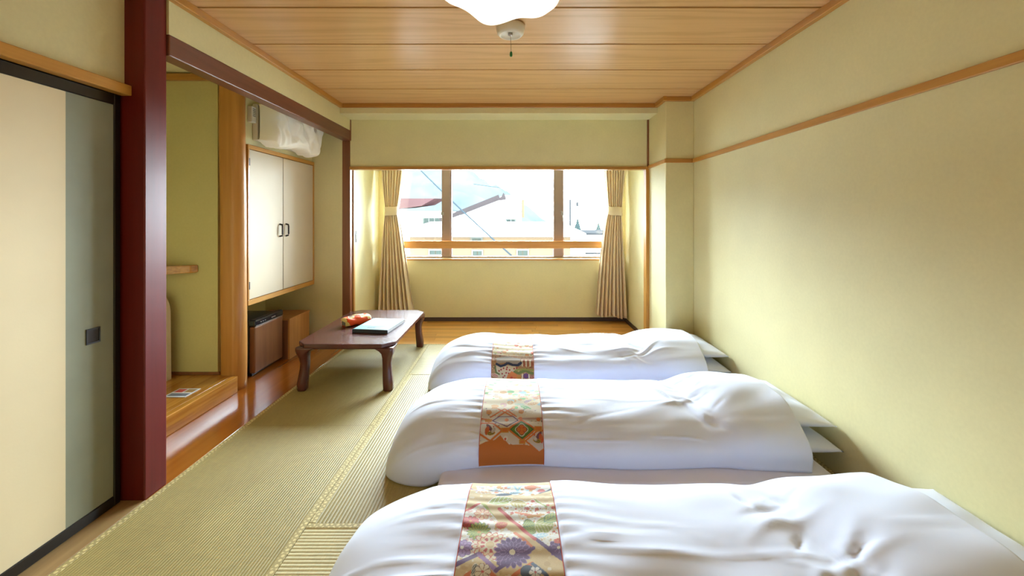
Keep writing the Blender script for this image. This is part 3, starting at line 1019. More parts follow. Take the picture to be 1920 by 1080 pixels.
# ------------------------------------------------------------------ ceiling lamp and pull switch
lp = thing('ceiling_lamp', (-0.05, 1.62, 2.25), 'white cloud-shaped acrylic ceiling lamp hanging at the top of the room', 'ceiling lamp')
def cloud(name, z_prof, k, mat):
    n = 96
    rings = []
    for r, z, wob in z_prof:
        rg = []
        for i in range(n):
            a = 2 * math.pi * i / n
            R = r * (1 + wob * (0.075 * math.cos(5 * a - 2.18) + 0.03 * math.cos(2 * a + 2.4))) * k
            rg.append((-0.05 + R * math.cos(a), 1.66 + R * math.sin(a), z - 0.03 + 0.012 * wob * math.sin(5 * a + 1.0)))
        rings.append(rg)
    return loft(name, rings, mat, lp)
cloud('shade', [(0.02, 2.262, 0), (0.10, 2.260, .3), (0.17, 2.263, .7), (0.215, 2.275, 1), (0.245, 2.30, 1), (0.25, 2.335, 1), (0.24, 2.36, 1), (0.2, 2.37, 1)], 1.0, M['lamp'])
cloud('upper_rim', [(0.19, 2.372, 1), (0.265, 2.374, 1), (0.272, 2.39, 1), (0.26, 2.42, 1), (0.2, 2.44, .8)], 1.0, M['lamp_rim'])
lathe('ceiling_mount', -0.05, 1.66, [(0.1, 2.41), (0.1, CEIL - .002)], M['lamp_rim'], lp, 40)
rs = thing('pull_switch', (-0.025, 2.33, 2.33), 'small round off-white ceiling rosette with a pull cord', 'pull switch')
lathe('rosette', -0.025, 2.42, [(0.06, CEIL - 0.001), (0.085, CEIL - 0.006), (0.085, CEIL - 0.022), (0.078, CEIL - 0.05), (0.066, CEIL - 0.062), (0.058, CEIL - 0.062), (0.056, CEIL - 0.056), (0.006, CEIL - 0.056)], M['plastic'], rs, 48)
lathe('hook', -0.025, 2.405, [(0.014, CEIL - 0.056), (0.014, CEIL - 0.066), (0.008, CEIL - 0.07)], M['metal'], rs, 16)
tube('cord', [(-0.025, 2.405, CEIL - 0.068), (-0.022, 2.405, CEIL - 0.12), (-0.021, 2.405, CEIL - 0.165)], 0.0014, M['cord'], rs, 6)
lathe('pull_knob', -0.021, 2.405, [(0.004, CEIL - 0.163), (0.0075, CEIL - 0.168), (0.0085, CEIL - 0.185), (0.006, CEIL - 0.192)], M['green'], rs, 14)
# added fill lamp, out of view behind the camera position
el = thing('added_fill_lamp', (0.0, -0.9, CEIL - 0.09), 'added round white fill lamp out of view behind the camera', 'ceiling lamp')
lathe('base', 0.0, -0.9, [(0.16, CEIL - 0.001), (0.17, CEIL - 0.03), (0.1, CEIL - 0.03)], M['lamp_rim'], el, 40)
lathe('diffuser', 0.0, -0.9, [(0.03, CEIL - 0.12), (0.12, CEIL - 0.112), (0.185, CEIL - 0.085), (0.20, CEIL - 0.05), (0.17, CEIL - 0.031)], lamp_mat('added_fill_glow', (0.95, 0.98, 1.0, 1), 4.0), el, 40)

# ------------------------------------------------------------------ bedding
RUN0, RUN1 = -0.178, 0.147
class Bed:
    def __init__(s, dy, seed):
        s.yc = 2.40 + dy
        s.seed = seed
        s.wn, s.wf = 0.352, 0.47
        s.xl = -0.685 if seed != 1 else -0.645
        s.H = 0.216 if seed != 1 else 0.206
    def xr(s, T):
        return 1.465 - 0.012 * np.sin(np.clip(T, 0, 1) * math.pi * 3)
    def surf(s, x, T, off=0.0, wr=True):
        """point on the quilt: x along the bed, T round the section (0 near hem, 1 far hem)"""
        x, T = np.broadcast_arrays(np.asarray(x, float), np.asarray(T, float))
        q = np.clip((x - s.xl) / 0.36, 0, 1)
        e = (1 - (1 - q) ** 2.3) ** (1 / 2.3)
        q2 = np.clip((x - s.xl) / 0.26, 0, 1)
        e2 = (1 - (1 - q2) ** 2.2) ** (1 / 2.2)
        z0 = 0.005 + 0.088 / (1 + np.exp(-(x + 0.36) / 0.03))
        zt = 0.045 + (0.093 + s.H - 0.045) * e
        # pillow under the head end lifts the quilt, with a valley in front of it
        zt = zt + 0.055 / (1 + np.exp(-(x - 1.10) / 0.045)) - 0.022 * np.exp(-((x - 1.0) / 0.075) ** 2)
        zt = zt - 0.012 * np.exp(-((x - 0.0) / 0.17) ** 4) + 0.008 * np.sin(x * 4.5 + s.seed)
        H = zt - z0
        wn = s.wn * (0.62 + 0.38 * e2) + 0.012 * np.sin(x * 6 + s.seed * 2) - 0.012 * np.exp(-((x + 0.016) / 0.2) ** 4) + 0.035 / (1 + np.exp(-(x - 1.12) / 0.05))
        wf = s.wf * (0.62 + 0.38 * e2)
        a = T * math.pi
        c, sn_ = np.cos(a), np.sin(a)
        pw = 2 / 2.45
        y = np.where(c > 0, -wn * np.abs(c) ** pw, wf * np.abs(c) ** pw)
        z = z0 + H * np.abs(sn_) ** pw
        # bulge over the hem
        y = y - np.where(c > 0, 0.028, -0.028) * np.sin(np.clip(np.minimum(T, 1 - T) / 0.28, 0, 1) * math.pi) * e2
        n = np.stack([np.zeros_like(y), -c * 1.0, np.abs(sn_) + 0.02], -1)
        n /= np.linalg.norm(n, axis=-1, keepdims=True)
        d = np.full_like(y, off)
        arc = y + np.where(c > 0, -1, 1) * (zt - z)          # rough arc coordinate
        if wr:
            fade = np.clip(np.minimum(T, 1 - T) / 0.06, 0, 1)
            w = 0.0045 * sines(x, arc, 30 + s.seed, 9) + 0.0036 * sines(x, arc, 60 + s.seed, 22, aniso=(0.55, 1.3))
            # fine drag lines running out from the brocade band
            for xe in (RUN0, RUN1):
                dd = np.abs(x - xe)
                w = w + 0.0042 * np.exp(-dd / 0.085) * np.sin(arc * 95 + s.seed + 12 * (x - xe)) * (np.abs(x + 0.016) > 0.15)
            r = np.random.RandomState(100 + s.seed)
            # long soft creases
            for k in range(26):
                x0 = r.uniform(-0.5, 0.9); a0 = r.uniform(-0.55, 0.45); an = r.normal(0, 0.25); L = r.uniform(0.08, 0.26)
                u = (x - x0) * math.cos(an) + (arc - a0) * math.sin(an)
                v = -(x - x0) * math.sin(an) + (arc - a0) * math.cos(an)
                w = w + r.uniform(-0.006, 0.008) * np.exp(-(u / L) ** 4) * np.exp(-(v / r.uniform(0.006, 0.015)) ** 2)
            # heavy folds in front of the pillow
            for k in range(20):
                x0 = r.uniform(0.86, 1.14); a0 = r.uniform(-0.42, 0.40); an = r.choice([-1, 1]) * r.uniform(0.35, 1.1) - 0.3; L = r.uniform(0.05, 0.15)
                u = (x - x0) * math.cos(an) + (arc - a0) * math.sin(an)
                v = -(x - x0) * math.sin(an) + (arc - a0) * math.cos(an)
                w = w + r.uniform(-0.014, 0.016) * np.exp(-(u / L) ** 2) * np.exp(-(v / r.uniform(0.009, 0.022)) ** 2)
            # seam of the cover along the crown
            sa = 0.02 + 0.03 * np.sin(x * 1.7 + s.seed) - 0.09 / (1 + np.exp(-(x - 1.1) / 0.08)) * -1
            w = w + 0.0035 * np.exp(-((arc - sa + 0.07) / 0.006) ** 2)
            inband = (x > RUN0 - 0.004) & (x < RUN1 + 0.004)
            w = np.where(inband, 0.002 * sines(x, arc, 60 + s.seed, 22, aniso=(0.3, 1.3)), w)
            d = d + w * fade
        P = np.stack([x, s.yc + y, z], -1) + n * d[..., None]
        P[..., 2] = np.maximum(P[..., 2], z0 * 0.96)
        return P
    def quilt(s):
        nu, nv = 300, 120
        U = np.linspace(0, 1, nu)[:, None]
        T = np.linspace(0, 1, nv)[None, :]
        X = s.xl + U * (s.xr(T) - s.xl)
        P = s.surf(X, T)
        idx = np.arange(nu * nv).reshape(nu, nv)
        F = np.stack([idx[:-1, :-1], idx[1:, :-1], idx[1:, 1:], idx[:-1, 1:]], -1).reshape(-1, 4).tolist()
        V = P.reshape(-1, 3).tolist()
        # foot end closes; the underside bridges near and far hem; the head hem is a rolled edge
        for i in range(nu - 1):
            F.append((int(idx[i, 0]), int(idx[i, -1]), int(idx[i + 1, -1]), int(idx[i + 1, 0])))
        F.append([int(k) for k in idx[0, :]])
        # hem: fold inwards and down
        hem = P[-1].copy()
        prev = idx[-1, :]
        for dx, sc in ((0.006, 0.975), (0.0, 0.95), (-0.10, 0.93)):
            ring = hem.copy()
            c = np.array([0, s.yc + 0.03, 0.095])
            ring[:, 1:] = c[1:] + (hem[:, 1:] - c[1:]) * sc
            ring[:, 0] += dx
            base = len(V)
            V += ring.tolist()
            cur = np.arange(base, base + nv)
            for j in range(nv - 1):
                F.append((int(prev[j]), int(cur[j]), int(cur[j + 1]), int(prev[j + 1])))
            prev = cur
        return V, F
    def profile(s):
        T = np.linspace(0.0, 0.8, 1600)
        P = s.surf(np.full_like(T, -0.016), T, 0.006)
        arc = np.concatenate([[0], np.cumsum(np.linalg.norm(np.diff(P, axis=0), axis=1))])
        return T, P, arc

BED_DY = {1: -1.09, 2: 0.0, 3: 1.07}
BEDS = {k: Bed(v, k) for k, v in BED_DY.items()}
WHERE = {1: 'nearest the camera', 2: 'between the other two', 3: 'nearest the window'}

def pillow(parent_label, x0, x1, y0, y1, zc, h, seed, tilt=0.0):
    n, m = 48, 56
    u = np.linspace(-1, 1, n)[:, None] + np.zeros((1, m))
    v = np.linspace(-1, 1, m)[None, :] + np.zeros((n, 1))
    cx, cy = (x0 + x1) / 2, (y0 + y1) / 2
    f = ((1 - np.abs(u) ** 2.6).clip(0) * (1 - np.abs(v) ** 2.6).clip(0)) ** 0.55
    # sides drawn in a little between the pointed corners
    px = cx + (x1 - x0) / 2 * u * (1 - 0.05 * (1 - v ** 2) * np.abs(u))
    py = cy + (y1 - y0) / 2 * v * (1 - 0.05 * (1 - u ** 2) * np.abs(v))
    wr = 0.004 * sines(px, py, seed, 26) * f
    zt = zc + h / 2 * f + wr + tilt * u
    zb = zc - h / 2 * f + tilt * u
    idx = np.arange(n * m).reshape(n, m)
    V = np.concatenate([np.stack([px, py, zt], -1).reshape(-1, 3), np.stack([px, py, zb], -1).reshape(-1, 3)])
    F = np.stack([idx[:-1, :-1], idx[1:, :-1], idx[1:, 1:], idx[:-1, 1:]], -1).reshape(-1, 4).tolist()
    o_ = n * m
    F += (np.stack([idx[:-1, :-1], idx[:-1, 1:], idx[1:, 1:], idx[1:, :-1]], -1).reshape(-1, 4) + o_).tolist()
    bm_ = None
    o = link('pillow', V, F, M['white'], None, True)
    bm2 = bmesh.new(); bm2.from_mesh(o.data)
    bmesh.ops.remove_doubles(bm2, verts=bm2.verts, dist=0.0004)
    bm2.to_mesh(o.data); bm2.free()
    return o

def mattress(dy):
    x0, x1, y0, y1, h = -0.37, 1.575, 1.925 + dy, 2.925 + dy, 0.09
    bm = bmesh.new()
    add_box(bm, x0, x1, y0, y1, 0.001, h, 0.03, 4)
    o = bm_link('futon_mattress', bm, M['sheet'], None, True)
    return o

for k, bed in BEDS.items():
    dy = BED_DY[k]
    m_ = mattress(dy)
    tag(m_, 'thin pale futon mattress under the quilt of the bed ' + WHERE[k], 'mattress', 'futon mattresses on the tatami')
    V, F = bed.quilt()
    q = link('futon_quilt', V, F, M['white'], None, True)
    tag(q, 'puffy white quilt on the futon bed ' + WHERE[k], 'quilt', 'white quilts on the futons')
    lo = pillow('', 1.16, 1.675, 2.075 + dy, 2.74 + dy, 0.158, 0.12, 200 + k)
    tag(lo, 'lower white pillow of the two on the bed ' + WHERE[k], 'pillow', 'white pillows by the wall')
    up = pillow('', 1.13, 1.680, 2.125 + dy, 2.73 + dy, 0.272, 0.112, 300 + k, -0.012)
    tag(up, 'upper white pillow of the two on the bed ' + WHERE[k], 'pillow', 'white pillows by the wall')

# ------------------------------------------------------------------ brocade runners (woven print computed as cloth colours)
def hx(r, g, b):
    return np.array([lin(r), lin(g), lin(b)])
GOLD, CREAM, ORG, RED, GRN, DGRN, PUR, LPUR, NAVY, WHT, OCH, PINK, SKYB, BRN = (
    hx(222, 190, 128), hx(240, 222, 184), hx(226, 120, 34), hx(206, 70, 44), hx(164, 170, 52), hx(74, 112, 44), hx(104, 58, 110), hx(160, 118, 164),
    hx(40, 50, 74), hx(244, 238, 226), hx(214, 150, 42), hx(232, 182, 170), hx(168, 206, 220), hx(130, 84, 46))

class Canvas:
    def __init__(s, bed, conv, nA=420, nS=190):
        s.T, s.P, s.arc = bed.profile()
        s.W = RUN1 - RUN0
        # screen row of each arc position is used only to read positions off the photograph
        rowp = 408 + F_PX * (H_EYE - s.P[:, 2]) / s.P[:, 1]
        i = int(np.argmin(rowp))
        s.row = rowp[:i + 1][::-1]
        s.rarc = s.arc[:i + 1][::-1]
        s.conv_ = conv
        s.A = np.linspace(s.arc[0] + 0.012, s.arc[-1] - 0.005, nA)
        s.Sx = np.linspace(0, s.W, nS)
        s.X, s.Y = np.meshgrid(s.Sx, s.A, indexing='ij')
        s.c = np.zeros(s.X.shape + (3,))
        s.r = np.random.RandomState(5)
    def pt(s, x, y):
        sx, row = s.conv_(x, y)
        return np.array([sx * s.W, np.interp(row, s.row, s.rarc)])
    def fill(s, m, col):
        s.c[m] = col
    def line(s, p0, p1, w, col):
        p0, p1 = s.pt(*p0), s.pt(*p1)
        d = p1 - p0
        L2 = max((d ** 2).sum(), 1e-9)
        t = np.clip(((s.X - p0[0]) * d[0] + (s.Y - p0[1]) * d[1]) / L2, 0, 1)
        dist = np.hypot(s.X - p0[0] - t * d[0], s.Y - p0[1] - t * d[1])
        s.fill(dist < w, col)
    def poly(s, pts, col):
        P = np.array([s.pt(*p) for p in pts])
        ins = np.zeros(s.X.shape, bool)
        n = len(P)
        for i in range(n):
            (x0, y0), (x1, y1) = P[i], P[(i + 1) % n]
            if y0 == y1: continue
            cnd = (s.Y > min(y0, y1)) & (s.Y <= max(y0, y1))
            xi = x0 + (s.Y - y0) / (y1 - y0) * (x1 - x0)
            ins ^= cnd & (s.X < xi)
        s.fill(ins, col)
        return ins
    def polar(s, p):
        c = s.pt(*p)
        return np.hypot(s.X - c[0], s.Y - c[1]), np.arctan2(s.Y - c[1], s.X - c[0])
    def disc(s, p, R, col):
        r, a = s.polar(p)
        s.fill(r < R, col)
    def mum(s, p, R, n, col, edge, ctr, rings=1):
        """chrysanthemum: rings of petals with outlines"""
        r, a = s.polar(p)
        for k in range(rings):
            Rk = R * (1 - k * 0.30)
            ph = k * math.pi / n
            pet = np.abs(np.cos((a + ph) * n / 2))
            s.fill(r < Rk * (0.80 + 0.20 * pet), edge)
            s.fill((r < Rk * (0.72 + 0.22 * pet)) & (pet > 0.30), col)
        s.fill(r < R * 0.16, ctr)
    def leaf(s, p, L, W, ang, col, vein):
        c = s.pt(*p)
        u = (s.X - c[0]) * math.cos(ang) + (s.Y - c[1]) * math.sin(ang)
        v = -(s.X - c[0]) * math.sin(ang) + (s.Y - c[1]) * math.cos(ang)
        w = W * np.clip(1 - (u / L) ** 2, 0, 1) ** 0.7
        ins = (np.abs(u) < L) & (np.abs(v) < w)
        s.fill((np.abs(u) < L * 1.08) & (np.abs(v) < w + 0.003), vein)
        s.fill(ins, col)
        s.fill(ins & ((np.abs(v) < 0.0012) | (np.abs(np.mod(u - np.abs(v) * 0.8, L / 2.5) - L / 5) < 0.0009)), vein)
    def speck(s, mask, cols, n, rmin, rmax):
        ij = np.argwhere(mask)
        if len(ij) == 0: return
        for k in range(n):
            i, j = ij[s.r.randint(len(ij))]
            r = np.hypot(s.X - s.Sx[i], (s.Y - s.A[j]) * s.r.uniform(0.8, 1.6))
            s.fill((r < s.r.uniform(rmin, rmax)) & mask, cols[s.r.randint(len(cols))])
    def build(s, bed, label):
        T = np.interp(s.A, s.arc, s.T)
        Xw = RUN0 + s.Sx
        Tm = np.broadcast_to(T[None, :], s.X.shape)
        P = bed.surf(np.broadcast_to(Xw[:, None], s.X.shape), Tm, 0.005)
        # edge tucked in, little cross folds in the cloth
        fold = 0.0022 * sines(s.X * 0.2, s.Y, 70 + bed.seed, 70, 6)
        P[..., 2] += fold * np.sin(Tm * math.pi)
        P[0, :, 2] -= 0.003; P[-1, :, 2] -= 0.003
        t = thing('bed_runner', (-0.016, bed.yc, 0.1), label, 'bed runner', 'brocade runners across the quilts')
        o = grid('brocade', P, M['obi'], t)
        ca = o.data.color_attributes.new('print', 'FLOAT_COLOR', 'POINT')
        col = np.ones((s.X.size, 4)); col[:, :3] = s.c.reshape(-1, 3) * 0.66
        ca.data.foreach_set('color', col.ravel())
        for k in (0, -1):
            pts = [tuple(p + np.array([0, 0, 0.002])) for p in P[k, ::6]]
            tube('edge_piping', pts, 0.0016, M['obi_edge'], t, 6)
        return t

# --- runner 1: flowers, leaves and slanting bars on gold
def conv1(x, y):
    f = (y - 165) / 915.0
    l, r = 250 - 200 * f, 1105 + 100 * f
    return (x - l) / (r - l), 880 + y / 5.4
c1 = Canvas(BEDS[1], conv1)
c1.c[:] = GOLD
allm = np.ones(c1.X.shape, bool)
c1.speck(allm, [CREAM, hx(210, 176, 112), hx(230, 202, 146)], 500, 0.002, 0.010)
c1.poly([(130, 480), (370, 340), (650, 580), (880, 800), (600, 975), (330, 860), (60, 1000)], CREAM)
z = c1.poly([(130, 480), (370, 340), (650, 580), (880, 800), (600, 975), (330, 860), (60, 1000)], WHT)
c1.speck(z, [CREAM, GOLD, hx(224, 206, 178), PINK], 260, 0.002, 0.007)
z = c1.poly([(540, 395), (930, 300), (1140, 440), (1180, 780), (1195, 900), (905, 700)], WHT)
c1.speck(z, [CREAM, GOLD, RED, hx(222, 200, 170), OCH], 330, 0.0015, 0.005)
z = c1.poly([(300, 165), (1090, 165), (1100, 215), (900, 262), (480, 250), (330, 230)], WHT)
c1.speck(z, [SKYB, CREAM, ORG, OCH], 90, 0.003, 0.010)
c1.line((245, 195), (330, 235), 0.004, LPUR)
c1.line((700, 165), (780, 240), 0.004, SKYB); c1.line((800, 170), (720, 230), 0.003, SKYB)
c1.disc((900, 185), 0.022, ORG); c1.disc((860, 188), 0.014, ORG); c1.disc((1000, 215), 0.016, RED)
c1.line((1100, 208), (980, 240), 0.005, NAVY)
c1.leaf((400, 235), 0.035, 0.012, 0.2, OCH, WHT); c1.leaf((590, 225), 0.03, 0.012, -0.3, OCH, WHT)
c1.leaf((510, 215), 0.032, 0.009, -0.25, NAVY, NAVY); c1.leaf((600, 255), 0.03, 0.007, 0.1, NAVY, NAVY); c1.leaf((720, 235), 0.022, 0.012, 0.3, NAVY, SKYB)
c1.leaf((560, 315), 0.046, 0.030, 0.30, GRN, WHT); c1.leaf((745, 345), 0.036, 0.028, -0.5, hx(190, 168, 60), WHT)
for p in ((850, 345), (845, 400), (900, 320), (680, 440), (780, 450), (940, 405), (1055, 375), (1060, 440), (830, 460), (1110, 400)):
    c1.mum(p, 0.0075, 5, RED, ORG, OCH)
c1.line((720, 435), (960, 480), 0.005, ORG); c1.line((850, 480), (1000, 460), 0.006, OCH)
c1.leaf((860, 575), 0.022, 0.036, 0.25, GRN, DGRN); c1.leaf((1010, 565), 0.032, 0.042, -0.35, GRN, CREAM); c1.leaf((1090, 500), 0.03, 0.022, 0.5, GRN, DGRN)
c1.leaf((960, 670), 0.03, 0.012, 0.2, SKYB, WHT)
c1.mum((1150, 800), 0.034, 8, PUR, LPUR, CREAM, 2)
c1.mum((1140, 735), 0.012, 5, RED, ORG, OCH)
c1.line((905, 700), (1200, 930), 0.0065, PUR)
c1.line((175, 440), (365, 345), 0.0055, RED)
c1.line((370, 350), (640, 585), 0.0060, GRN)
c1.poly([(400, 345), (560, 400), (905, 715), (870, 790), (700, 640), (560, 560)], GOLD)
c1.line((550, 400), (905, 708), 0.0070, RED)
c1.line((705, 640), (880, 795), 0.0065, ORG)
c1.line((930, 310), (1040, 390), 0.004, GRN)
c1.mum((370, 450), 0.030, 8, hx(238, 196, 150), RED, WHT)
c1.mum((245, 540), 0.034, 11, RED, hx(156, 40, 26), OCH)
c1.leaf((565, 560), 0.022, 0.016, 0.4, RED, OCH)
c1.mum((330, 628), 0.042, 16, hx(176, 180, 60), DGRN, OCH, 2)
c1.mum((148, 800), 0.036, 9, LPUR, PUR, WHT, 2)
c1.mum((440, 760), 0.060, 15, CREAM, hx(206, 66, 34), GOLD, 3)
c1.mum((440, 760), 0.044, 13, hx(242, 206, 150), hx(206, 66, 34), GOLD, 1)
r_, a_ = c1.polar((440, 760))
c1.fill((r_ < 0.034), CREAM); c1.fill((np.abs(r_ - 0.025) < 0.007) & (np.cos(a_ * 9) > -0.1), RED); c1.fill(r_ < 0.014, GOLD)
z = c1.poly([(500, 870), (700, 690), (885, 800), (560, 1000), (500, 960)], PUR)
c1.mum((668, 832), 0.060, 17, PUR, LPUR, CREAM, 4)
c1.line((60, 985), (320, 850), 0.0075, PUR); c1.line((320, 850), (490, 1020), 0.0075, LPUR); c1.line((490, 1020), (890, 795), 0.0060, PUR)
z = c1.poly([(350, 970), (470, 1080), (480, 1200), (250, 1200), (230, 1050)], WHT)
c1.line((170, 1080), (350, 968), 0.0065, ORG); c1.line((350, 968), (480, 1090), 0.0065, ORG)
c1.line((670, 1080), (870, 950), 0.0065, ORG); c1.line((875, 955), (1020, 1090), 0.0060, hx(90, 100, 120))
c1.leaf((285, 1055), 0.016, 0.03, 0.2, hx(84, 96, 80), CREAM); c1.mum((350, 1030), 0.026, 7, CREAM, BRN, RED)
c1.disc((820, 1040), 0.022, hx(80, 84, 96)); c1.mum((900, 1050), 0.02, 6, WHT, hx(120, 120, 130), RED)
c1.speck((c1.Y < c1.pt(600, 1120)[1]), [PUR, ORG, CREAM, GRN], 120, 0.003, 0.014)
c1.build(BEDS[1], 'gold floral brocade runner with purple and orange blossoms on the nearest quilt')

# --- runner 2: phoenix medallions over plain orange
def conv2(x, y):
    f = (y - 90) / 910.0
    l, r = 200 - 105 * f, 768 + 62 * f
    return (x - l) / (r - l), 700 + y / 6.0
c2 = Canvas(BEDS[2], conv2)
c2.c[:] = CREAM
up = c2.Y > c2.pt(400, 400)[1]
c2.speck(up, [WHT, CREAM, OCH, hx(236, 176, 90), hx(240, 222, 150), PINK, hx(120, 190, 90), SKYB], 170, 0.006, 0.022)
def lens(p, L, W, ang, col):
    c2.leaf(p, L, W, ang, col, CREAM)
for p, L, W, an, col in (((370, 155), .03, .012, .3, hx(110, 200, 100)), ((600, 120), .06, .008, 0, OCH), ((560, 155), .03, .009, .2, SKYB), ((750, 205), .018, .012, .4, hx(120, 190, 90)),
                         ((310, 205), .02, .007, 0, ORG), ((320, 262), .03, .016, -.2, ORG), ((600, 265), .035, .010, .1, ORG), ((650, 310), .03, .008, .5, LPUR), ((460, 325), .02, .018, 1.5, OCH),
                         ((630, 385), .04, .014, -.6, hx(90, 180, 80)), ((700, 340), .035, .012, .2, OCH), ((740, 280), .02, .014, .3, ORG), ((560, 345), .03, .009, 0, hx(170, 210, 190))):
    lens(p, L, W, an, col)
c2.line((150, 240), (760, 242), 0.0022, BRN)
band = (c2.Y < c2.pt(400, 400)[1])
c2.fill(band, hx(228, 214, 190))
c2.speck(band, [hx(150, 130, 130), CREAM, WHT, hx(200, 180, 150)], 260, 0.002, 0.006)
for p in ((235, 440), (575, 430), (420, 515)):
    c2.mum(p, 0.016, 5, OCH, ORG, RED)
for a, b in (((250, 490), (400, 400)), ((400, 400), (520, 480)), ((330, 400), (500, 490)), ((480, 395), (330, 480))):
    c2.line(a, b, 0.004, ORG)
c2.line((110, 510), (260, 520), 0.004, ORG); c2.line((540, 510), (800, 510), 0.006, hx(190, 150, 130))
c2.disc((230, 530), 0.013, OCH); c2.disc((565, 505), 0.011, ORG); c2.disc((755, 520), 0.011, ORG)
c2.poly([(100, 600), (220, 550), (350, 640), (220, 750)], WHT)
def lozenge(pts, w, col):
    for i in range(len(pts)):
        c2.line(pts[i], pts[(i + 1) % len(pts)], w, col)
lozenge([(95, 660), (150, 560), (270, 560), (370, 640), (240, 755)], 0.0045, ORG)
c2.poly([(280, 530), (350, 480), (480, 480), (530, 530), (420, 590)], hx(210, 196, 180)); lozenge([(270, 530), (340, 480), (490, 480), (540, 530), (420, 600)], 0.003, PUR)
c2.mum((420, 520), 0.012, 4, ORG, OCH, RED)
c2.poly([(445, 630), (575, 535), (715, 630), (585, 745)], DGRN)
c2.poly([(470, 630), (575, 555), (690, 630), (585, 720)], hx(96, 150, 50))
r_, a_ = c2.polar((578, 632))
c2.fill(r_ < 0.034 * (0.9 + 0.12 * np.cos(4 * a_)), WHT); c2.fill(r_ < 0.030 * (0.9 + 0.12 * np.cos(4 * a_)), DGRN)
c2.mum((578, 632), 0.026, 4, ORG, RED, OCH)
lozenge([(435, 630), (575, 525), (725, 630), (585, 755)], 0.0045, ORG)
c2.poly([(630, 770), (740, 655), (830, 650), (830, 830), (770, 885)], hx(222, 206, 190)); lozenge([(618, 760), (740, 650), (840, 640), (840, 840), (770, 892)], 0.004, ORG)
fl = c2.pt(400, 790)[1]
c2.poly([(90, 752), (185, 760), (190, 812), (90, 805)], CREAM)
c2.poly([(190, 762), (290, 742), (350, 690), (440, 800), (540, 805), (610, 805), (680, 820), (770, 890), (840, 850), (840, 1100), (80, 1100), (80, 815)], hx(212, 116, 28))
c2.poly([(350, 690), (420, 668), (520, 735), (545, 800), (460, 800), (440, 760), (390, 750)], hx(230, 214, 196))
c2.disc((405, 725), 0.012, WHT); c2.mum((400, 735), 0.006, 4, RED, RED, CREAM)
for (x0, y0, x1, y1) in ((360, 610, 440, 665), (715, 595, 795, 650), (550, 745, 618, 800), (190, 520, 260, 545)):
    c2.poly([(x0, y0), (x1, y0), (x1, y1), (x0, y1)], OCH)
    c2.poly([(x0 + 12, y0 + 10), (x1 - 12, y0 + 10), (x1 - 12, y1 - 10), (x0 + 12, y1 - 10)], ORG)
# phoenixes
for (x, y, k) in ((235, 640, 1), (760, 730, -1)):
    c2.leaf((x, y - 30), 0.024, 0.007, 2.2 * k, PUR, BRN); c2.leaf((x - 25 * k, y), 0.022, 0.008, 1.4 * k, ORG, RED); c2.leaf((x + 15 * k, y + 30), 0.020, 0.008, 0.2 * k, DGRN, OCH); c2.leaf((x + 40 * k, y), 0.014, 0.006, 1.0 * k, WHT, hx(190, 170, 160)); c2.disc((x + 45 * k, y - 40), 0.004, RED)
c2.build(BEDS[2], 'brocade runner with bird medallions and a plain orange end on the middle quilt')

# --- runner 3: curled roofs of cloud and flowers, brown and red
def conv3(x, y):
    f = (y - 150) / 850.0
    l, r = 268 - 40 * f, 1040 + 55 * f
    return (x - l) / (r - l), 620 + y / 10.8
c3 = Canvas(BEDS[3], conv3)
c3.c[:] = hx(236, 218, 176)
upm = c3.Y > c3.pt(600, 500)[1]
c3.speck(upm, [CREAM, hx(238, 210, 150), hx(232, 160, 90), PINK, WHT, hx(216, 208, 150), hx(220, 110, 60)], 150, 0.006, 0.02)
c3.speck(upm, [RED, hx(90, 90, 130), hx(150, 160, 80), ORG], 60, 0.003, 0.007)
low = c3.Y < c3.pt(600, 505)[1]
c3.fill(low, hx(176, 128, 78))
c3.speck(low, [hx(150, 96, 56), hx(196, 152, 96), BRN, hx(214, 178, 120)], 320, 0.002, 0.007)
c3.poly([(340, 560), (560, 520), (800, 560), (830, 700), (700, 700), (540, 640), (340, 680)], hx(176, 160, 140))
c3.poly([(330, 720), (520, 700), (700, 700), (740, 830), (560, 1000), (330, 990)], hx(214, 190, 150))
for k in range(6):
    c3.line((840 + k * 40, 590), (850 + k * 38, 700), 0.005, CREAM if k % 2 == 0 else hx(180, 90, 60))
def roof(pts, w, col):
    for a, b in zip(pts, pts[1:]):
        c3.line(a, b, w, col)
roof([(345, 690), (420, 730), (500, 700), (550, 660)], 0.010, NAVY); roof([(580, 660), (660, 690), (760, 690), (820, 645)], 0.010, NAVY)
roof([(700, 835), (780, 860), (860, 820), (920, 795)], 0.010, hx(110, 116, 40)); roof([(930, 800), (1000, 840), (1090, 850)], 0.010, hx(110, 116, 40))
roof([(720, 800), (880, 770), (1080, 790)], 0.006, hx(150, 146, 60))
roof([(310, 740), (330, 860), (390, 890)], 0.006, hx(100, 110, 50))
for p in ((390, 825), (430, 800), (480, 770), (540, 790), (550, 750), (600, 800), (690, 770), (740, 750), (530, 860), (580, 870), (500, 920), (470, 950), (450, 880)):
    c3.disc(p, 0.0065, hx(168, 44, 34))
c3.poly([(560, 900), (640, 820), (740, 880), (840, 960), (820, 1010), (520, 1010)], hx(224, 124, 50))
c3.disc((640, 955), 0.010, RED); c3.disc((700, 975), 0.008, RED)
c3.mum((790, 930), 0.018, 7, OCH, hx(150, 60, 30), RED)
c3.mum((930, 910), 0.024, 8, PUR, hx(140, 90, 110), hx(170, 50, 50)); c3.mum((1050, 935), 0.018, 6, hx(170, 50, 44), CREAM, OCH)
c3.leaf((310, 920), 0.03, 0.010, -0.4, hx(190, 70, 54), CREAM)
c3.line((860, 880), (850, 1000), 0.004, CREAM); c3.line((985, 880), (1000, 1000), 0.004, CREAM)
c3.build(BEDS[3], 'brown and red brocade runner with curled blue and green roofs on the farthest quilt')

